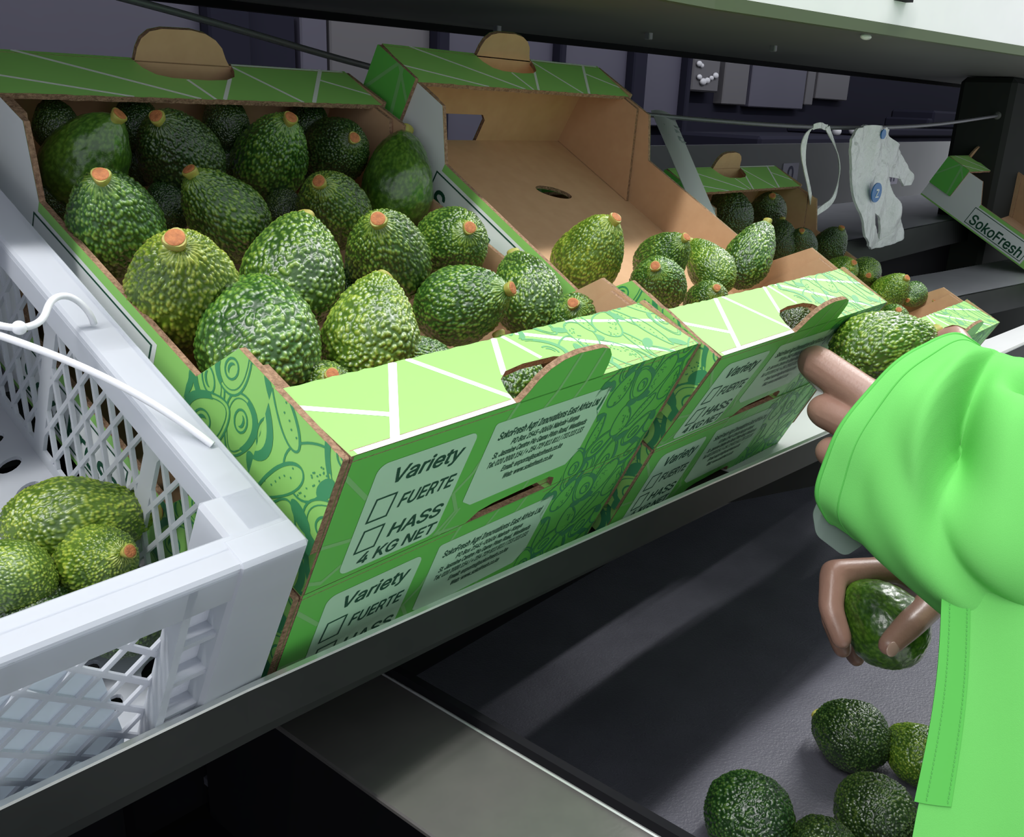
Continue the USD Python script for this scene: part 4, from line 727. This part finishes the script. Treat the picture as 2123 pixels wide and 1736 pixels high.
LH = [(A3(.459, -.105, 1.024), A3(.4662, -.0550, 1.0428), A3(.5106, -.0500, 1.0190), A3(.5353, -.0622, 1.0120)),
      (A3(.446, -.118, 1.002), A3(.4526, -.0729, 1.0095), A3(.4956, -.0718, .9985), A3(.5219, -.0777, 1.0000)),
      (A3(.4385, -.130, .983), A3(.4394, -.0881, .9821), A3(.4824, -.0857, .9735), A3(.5084, -.0906, .9770)),
      (A3(.433, -.142, .968), A3(.4319, -.1142, .9600), A3(.4616, -.1087, .9585), A3(.4840, -.1098, .9630)),
      (A3(.4969, -.1652, 1.0149), A3(.5471, -.1538, 1.0411), A3(.5740, -.1275, 1.0583), A3(.5747, -.1082, 1.0495))]
RH = [(A3(.532, -.131, .8605), A3(.4796, -.0925, .8630), A3(.4577, -.1022, .8418), A3(.4489, -.1180, .8235)),
      (A3(.5500, -.130, .8440), A3(.5129, -.0881, .8380), A3(.4985, -.0915, .8101), A3(.4943, -.1064, .7880)),
      (A3(.5680, -.133, .8270), A3(.5440, -.0895, .8091), A3(.5313, -.0940, .7821), A3(.5232, -.1110, .7663)),
      (A3(.5820, -.138, .8120), A3(.5700, -.1038, .7900), A3(.5600, -.1120, .7680), A3(.5500, -.1285, .7570)),
      (A3(.5516, -.1712, .8478), A3(.5126, -.1649, .8488), A3(.4653, -.1629, .8480), A3(.4420, -.1566, .8378))]
LWR, LEL, LSH = A3(.474, -.190, .990), A3(.480, -.395, .985), A3(.455, -.480, 1.300)
RWR, REL, RSH = A3(.600, -.185, .842), A3(.800, -.300, .880), A3(.800, -.480, 1.300)
lh = hand(LH, (.0138, .0130, .0118, .0100), LWR, .0115, (LWR * 0.5 + LEL * 0.5, .034))
rh = hand(RH, (.0108, .0105, .0100, .0090), RWR, .0112, (RWR * 0.5 + REL * 0.5, .034))
PC = A3(.628, -.480, 0)
arms = [hull((LWR * 0.55 + LEL * 0.45, .033), (LEL, .040)), hull((LEL, .041), (LSH, .052)), hull((RWR * 0.55 + REL * 0.45, .033), (REL, .040)), hull((REL, .041), (RSH, .052))]
torso = [hull((PC + [-.10, 0, .92], .10), (PC + [.10, 0, .92], .10), (PC + [-.085, 0, 1.10], .095), (PC + [.085, 0, 1.10], .095)),
         hull((PC + [-.085, 0, 1.10], .095), (PC + [.085, 0, 1.10], .095), (LSH, .058), (RSH, .058), (PC + [0, 0, 1.30], .085)),
         hull((PC + [0, .0, 1.30], .058), (PC + [0, .03, 1.43], .052)),
         hull((PC + [0, .045, 1.575], .083), (PC + [0, .03, 1.60], .085), (PC + [0, .065, 1.50], .058), (PC + [0, .095, 1.465], .024), (PC + [0, .085, 1.555], .058)),
         hull((PC + [0, .135, 1.555], .008), (PC + [0, .155, 1.525], .013), (PC + [0, .12, 1.52], .012)),
         hull((PC + [-.022, .128, 1.492], .008), (PC + [.022, .128, 1.492], .008), (PC + [0, .138, 1.492], .009)),
         hull((PC + [-.090, .03, 1.55], .012), (PC + [-.092, .02, 1.52], .010)), hull((PC + [.090, .03, 1.55], .012), (PC + [.092, .02, 1.52], .010))]
for s in (-1, 1):
    torso += [hull((PC + [s * .09, 0, .88], .098), (PC + [s * .10, .01, .48], .055)), hull((PC + [s * .10, .01, .48], .055), (PC + [s * .10, -.01, .09], .038)), hull((PC + [s * .10, -.02, .05], .036), (PC + [s * .105, .13, .03], .026))]
body = fine(arms + torso, 0.022) + lh + rh
person = thing('person', 'person in bright green uniform reaching over the cartons, an avocado in each hand', 'person', mat4())
obj('body', smoothed(body, 14), _m['skin'], person, smooth=True, label='dark brown skin, fingers curled round the fruit')
def nail(p, d, n, s=0.0062):
    d = np.array(d, float); n = np.array(n, float); d /= np.linalg.norm(d); n -= d * (n @ d); n /= np.linalg.norm(n); q = np.cross(n, d)
    m = trimesh.creation.icosphere(2, 1.0); m.apply_scale((s * 0.85, s * 1.15, s * 0.28)); R = np.eye(4); R[:3, :3] = np.stack([q, d, n], 1); R[:3, 3] = p; m.apply_transform(R); return m
obj('nail', nail(RH[4][3] + A3(-.0065, -.0050, .0015), RH[4][3] - RH[4][2], (-.75, -.6, .2)), _m['nail'], person, smooth=True, label='thumb nail')
obj('nail', nail(LH[4][3] + A3(.0010, -.001, .0088), LH[4][3] - LH[4][2], (.1, -.3, .9)), _m['nail'], person, smooth=True)

# left sleeve: a wide loose tube from the cuff to the shoulder, in rings (centre, up vector, near vector)
Rg, Dn, Fw = CR[0], CR[1], CR[2]                    # measured along the photograph's own right, down and depth directions
def cv(x, y, z): return CAM_POS + x * Rg + y * Dn + z * Fw
def dv(x, y, z): return x * Rg + y * Dn + z * Fw
RINGS = [(cv(.2796, .0076, .665), dv(.0421, -.0670, 0), dv(-.0600, -.0030, -.045)),
         (cv(.3050, .0300, .657), dv(.0325, -.0765, 0), dv(-.0550, -.0040, -.055)),
         (cv(.3330, .0480, .648), dv(.0180, -.0900, 0), dv(-.0500, .0180, -.066)),
         (cv(.3720, .0620, .640), dv(.0060, -.0985, 0), dv(-.0380, .0140, -.074)),
         (cv(.4300, .0740, .628), dv(-.0060, -.1020, 0), dv(-.0250, .0100, -.082)),
         (LEL + A3(-.005, -.005, .01), A3(.01, .050, .078), A3(-.074, -.035, .02)),
         (LEL * .5 + LSH * .5, A3(.01, .082, .022), A3(-.082, -.012, .0)),
         (LSH + A3(-.002, .0, -.02), A3(.015, .085, .01), A3(-.082, .0, .02)), (LSH + A3(.085, .0, .020), A3(.02, .05, .0), A3(-.01, .0, .045))]
def loft(rings, ns, na, disp):
    from scipy.interpolate import CubicSpline
    t = np.arange(len(rings)); arr = np.array([[c, u, v] for c, u, v in rings]); sp = CubicSpline(t, arr, axis=0)
    ss = np.linspace(0, len(rings) - 1, ns); G = []
    for s in ss:
        c, u, v = sp(s); ph = np.linspace(0, 2 * np.pi, na + 1)
        k = 1 + disp(s, ph); G.append(c + (np.cos(ph) * k)[:, None] * u + (np.sin(ph) * k)[:, None] * v)
    return np.array(G)
g1 = lambda x, w: np.exp(-(x / w) ** 2)
def sleeve_fold(s, ph):
    d = np.degrees(ph); d = np.where(d > 180, d - 360, d)
    win = g1(d - 58, 34)
    x = s - 1.42 - 0.004 * (d - 58)
    a = win * np.where(x < 0, 0.13 * g1(x + 0.28, 0.28) - 0.62 * g1(x, 0.15), -0.62 * g1(x, 0.45))      # bunched crease behind the cuff
    a += 0.05 * g1(d - 60, 30) * g1(s - 2.35, 0.25)
    a += -0.36 * g1(d - (26 + 5 * (s - 2.7)), 7) * g1(s - 2.75, 0.55) + 0.07 * g1(d - 44, 12) * g1(s - 2.7, 0.6)
    a += -0.10 * g1(d - (104 + 22 * (s - 1.6)), 9) * g1(s - 2.2, 0.8)
    a += -0.05 * g1(s - 0.55 - 0.002 * (d - 90), 0.22) * g1(d - 95, 40)
    a += 0.025 * np.sin(ph * 5 + s * 2.3) * np.clip(s, 0, 1) + 0.012 * np.sin(ph * 9 - s * 3.1)
    a += -0.05 * np.sin(ph * 3 + 0.6) * np.clip(s - 3.5, 0, 2) / 2
    return a
SG_ = loft(RINGS, 110, 140, sleeve_fold)
sleeve = obj('sleeve', sheet(SG_, 0.0018), _m['cloth_green'], person, smooth=60, label='wide bright green sleeve with a stitched cuff')
CU = loft(RINGS, 400, 140, sleeve_fold)
cN = lambda i: (CU[i] - CU[i].mean(0)) / np.linalg.norm(CU[i] - CU[i].mean(0), axis=1)[:, None]
obj('cuff_roll', tube(CU[1] , 0.0016, 8), _m['cloth_hem'], sleeve, smooth=True)
obj('seam', tube(CU[19] + cN(19) * 0.0008, 0.0006, 6), _m['cloth_hem'], sleeve, smooth=True, label='stitched seam of the cuff')
# right sleeve, mostly out of view
RS2 = [(RWR * .25 + REL * .75, A3(.01, .02, .062), A3(.040, -.055, 0)), (REL, A3(.0, .045, .072), A3(.070, -.035, .02)), (REL * .5 + RSH * .5, A3(-.01, .082, .022), A3(.082, -.012, .0)), (RSH + A3(.002, 0, -.02), A3(-.015, .085, .01), A3(.082, .0, .02)), (RSH + A3(-.085, .0, .020), A3(-.02, .05, .0), A3(.01, .0, .045))]
obj('sleeve', sheet(loft(RS2, 40, 60, lambda s, ph: 0.03 * np.sin(ph * 4 + s * 2)), 0.0018), _m['cloth_green'], person, smooth=60)
# tunic body
TU = [(PC + [0, 0, z], A3(a, 0, 0), A3(0, b_, 0)) for z, a, b_ in ((.66, .240, .185), (.80, .236, .180), (.95, .232, .170), (1.10, .205, .155), (1.24, .212, .145), (1.335, .185, .115), (1.385, .10, .088))]
tunic = obj('tunic', sheet(loft(TU, 60, 90, lambda s, ph: 0.02 * np.sin(ph * 7 + s) * np.clip(3.5 - s, 0, 3) / 3 + 0.006 * np.sin(ph * 13 + 2 * s)), 0.002), _m['cloth_green'], person, smooth=60, label='bright green uniform tunic')
# the open front of the tunic hanging forward, with its stitched facing
def flap_pt(i, j):                                   # i down the cloth 0..1, j from the free edge inwards 0..1
    top = (cv(.2790, .1150, .600), cv(.3330, .1130, .575), cv(.4300, .1000, .560), cv(.5400, .0900, .600))
    bot = (cv(.2420, .2900, .570), cv(.3100, .2950, .545), cv(.4200, .2950, .540), cv(.5600, .2850, .600))
    from scipy.interpolate import CubicSpline
    k = np.array([0, .25, .62, 1.0]); P = CubicSpline(k, np.array([a * (1 - i) + b_ * i for a, b_ in zip(top, bot)]))(j)
    return P + Fw * (0.006 * math.sin(9 * j + 1.5 * i) * min(1, 4 * j) + 0.003 * math.sin(23 * j - 2 * i)) + Rg * 0.003 * math.sin(5 * i)
FG = np.array([[flap_pt(i, j) for j in np.linspace(0, 1, 60)] for i in np.linspace(-0.12, 1.05, 50)])
obj('front_panel', sheet(FG, 0.0016), _m['cloth_green'], tunic, smooth=60, label='free hanging front edge of the tunic')
HG = np.array([[flap_pt(i, j) - Fw * 0.0012 for j in np.linspace(-0.012, 0.072, 10)] for i in np.linspace(-0.12, 0.70, 44)])
obj('facing', sheet(HG, 0.0014), _m['cloth_hem'], tunic, smooth=60, label='darker stitched facing along the tunic edge')
for jj in (0.012, 0.062):
    obj('stitch_line', cat_mesh([tube([flap_pt(i, jj) - Fw * 0.0021, flap_pt(i + 0.009, jj) - Fw * 0.0021], 0.00035, 5) for i in np.linspace(-0.1, 0.68, 54)]), _m['thread'], tunic, smooth=True, kind='stuff')
tagm = Polygon([(0.003, 0.004), (0.024, 0.004), (0.026, 0.012), (0.026, 0.020), (0.022, 0.028), (0.006, 0.028), (0.001, 0.022), (0.0, 0.010)]).buffer(0.009, 8)
tm = extrude_polygon(tagm, 0.001, engine='earcut'); tv = np.array(tm.vertices)
# a small clear tag below the cuff
o_ = cv(.2240, .0600, .655); e1 = dv(.80, .60, 0.05); e2 = dv(-.45, .85, 0); n_ = np.cross(e1, e2)
obj('cuff_tag', trimesh.Trimesh(o_ + tv[:, :1] * e1 + (tv[:, 1:2] - 0.012) * e2 + tv[:, 2:] * n_, tm.faces), _m['cuff_film'], person, label='translucent grey tag hanging under the cuff')
for s in (-1, 1):
    lg_ = [(PC + [s * .095, 0, .86], A3(.104, 0, 0), A3(0, .112, 0)), (PC + [s * .10, .01, .50], A3(.075, 0, 0), A3(0, .08, 0)), (PC + [s * .10, 0, .075], A3(.062, 0, 0), A3(0, .068, 0))]
    obj('trouser_leg', sheet(loft(lg_, 30, 40, lambda t, ph: 0.02 * np.sin(ph * 5 + t * 4)), 0.002), _m['trousers'], person, smooth=60)
    obj('shoe', tri(hull((PC + [s * .10, -.045, .045], .045), (PC + [s * .105, .06, .043], .043), (PC + [s * .108, .155, .033], .033)).refine_to_length(0.02)), _m['shoe'], person, smooth=50)
    e_ = trimesh.creation.icosphere(2, 0.012); e_.apply_translation(PC + [s * .032, .122, 1.553]); obj('eye', e_, _m['eye'], person, smooth=True)
hm = trimesh.creation.icosphere(4, 1.0); hm.apply_scale((.098, .105, .095)); hm.apply_translation(PC + [0, .028, 1.615]); hv = np.array(hm.vertices)
hm.update_faces(~((hv[hm.faces].mean(1)[:, 1] > PC[1] + .075) & (hv[hm.faces].mean(1)[:, 2] < 1.635)) & (hv[hm.faces].mean(1)[:, 2] > 1.54)); hm.remove_unreferenced_vertices()
obj('hair', hm, _m['hair'], person, smooth=True)
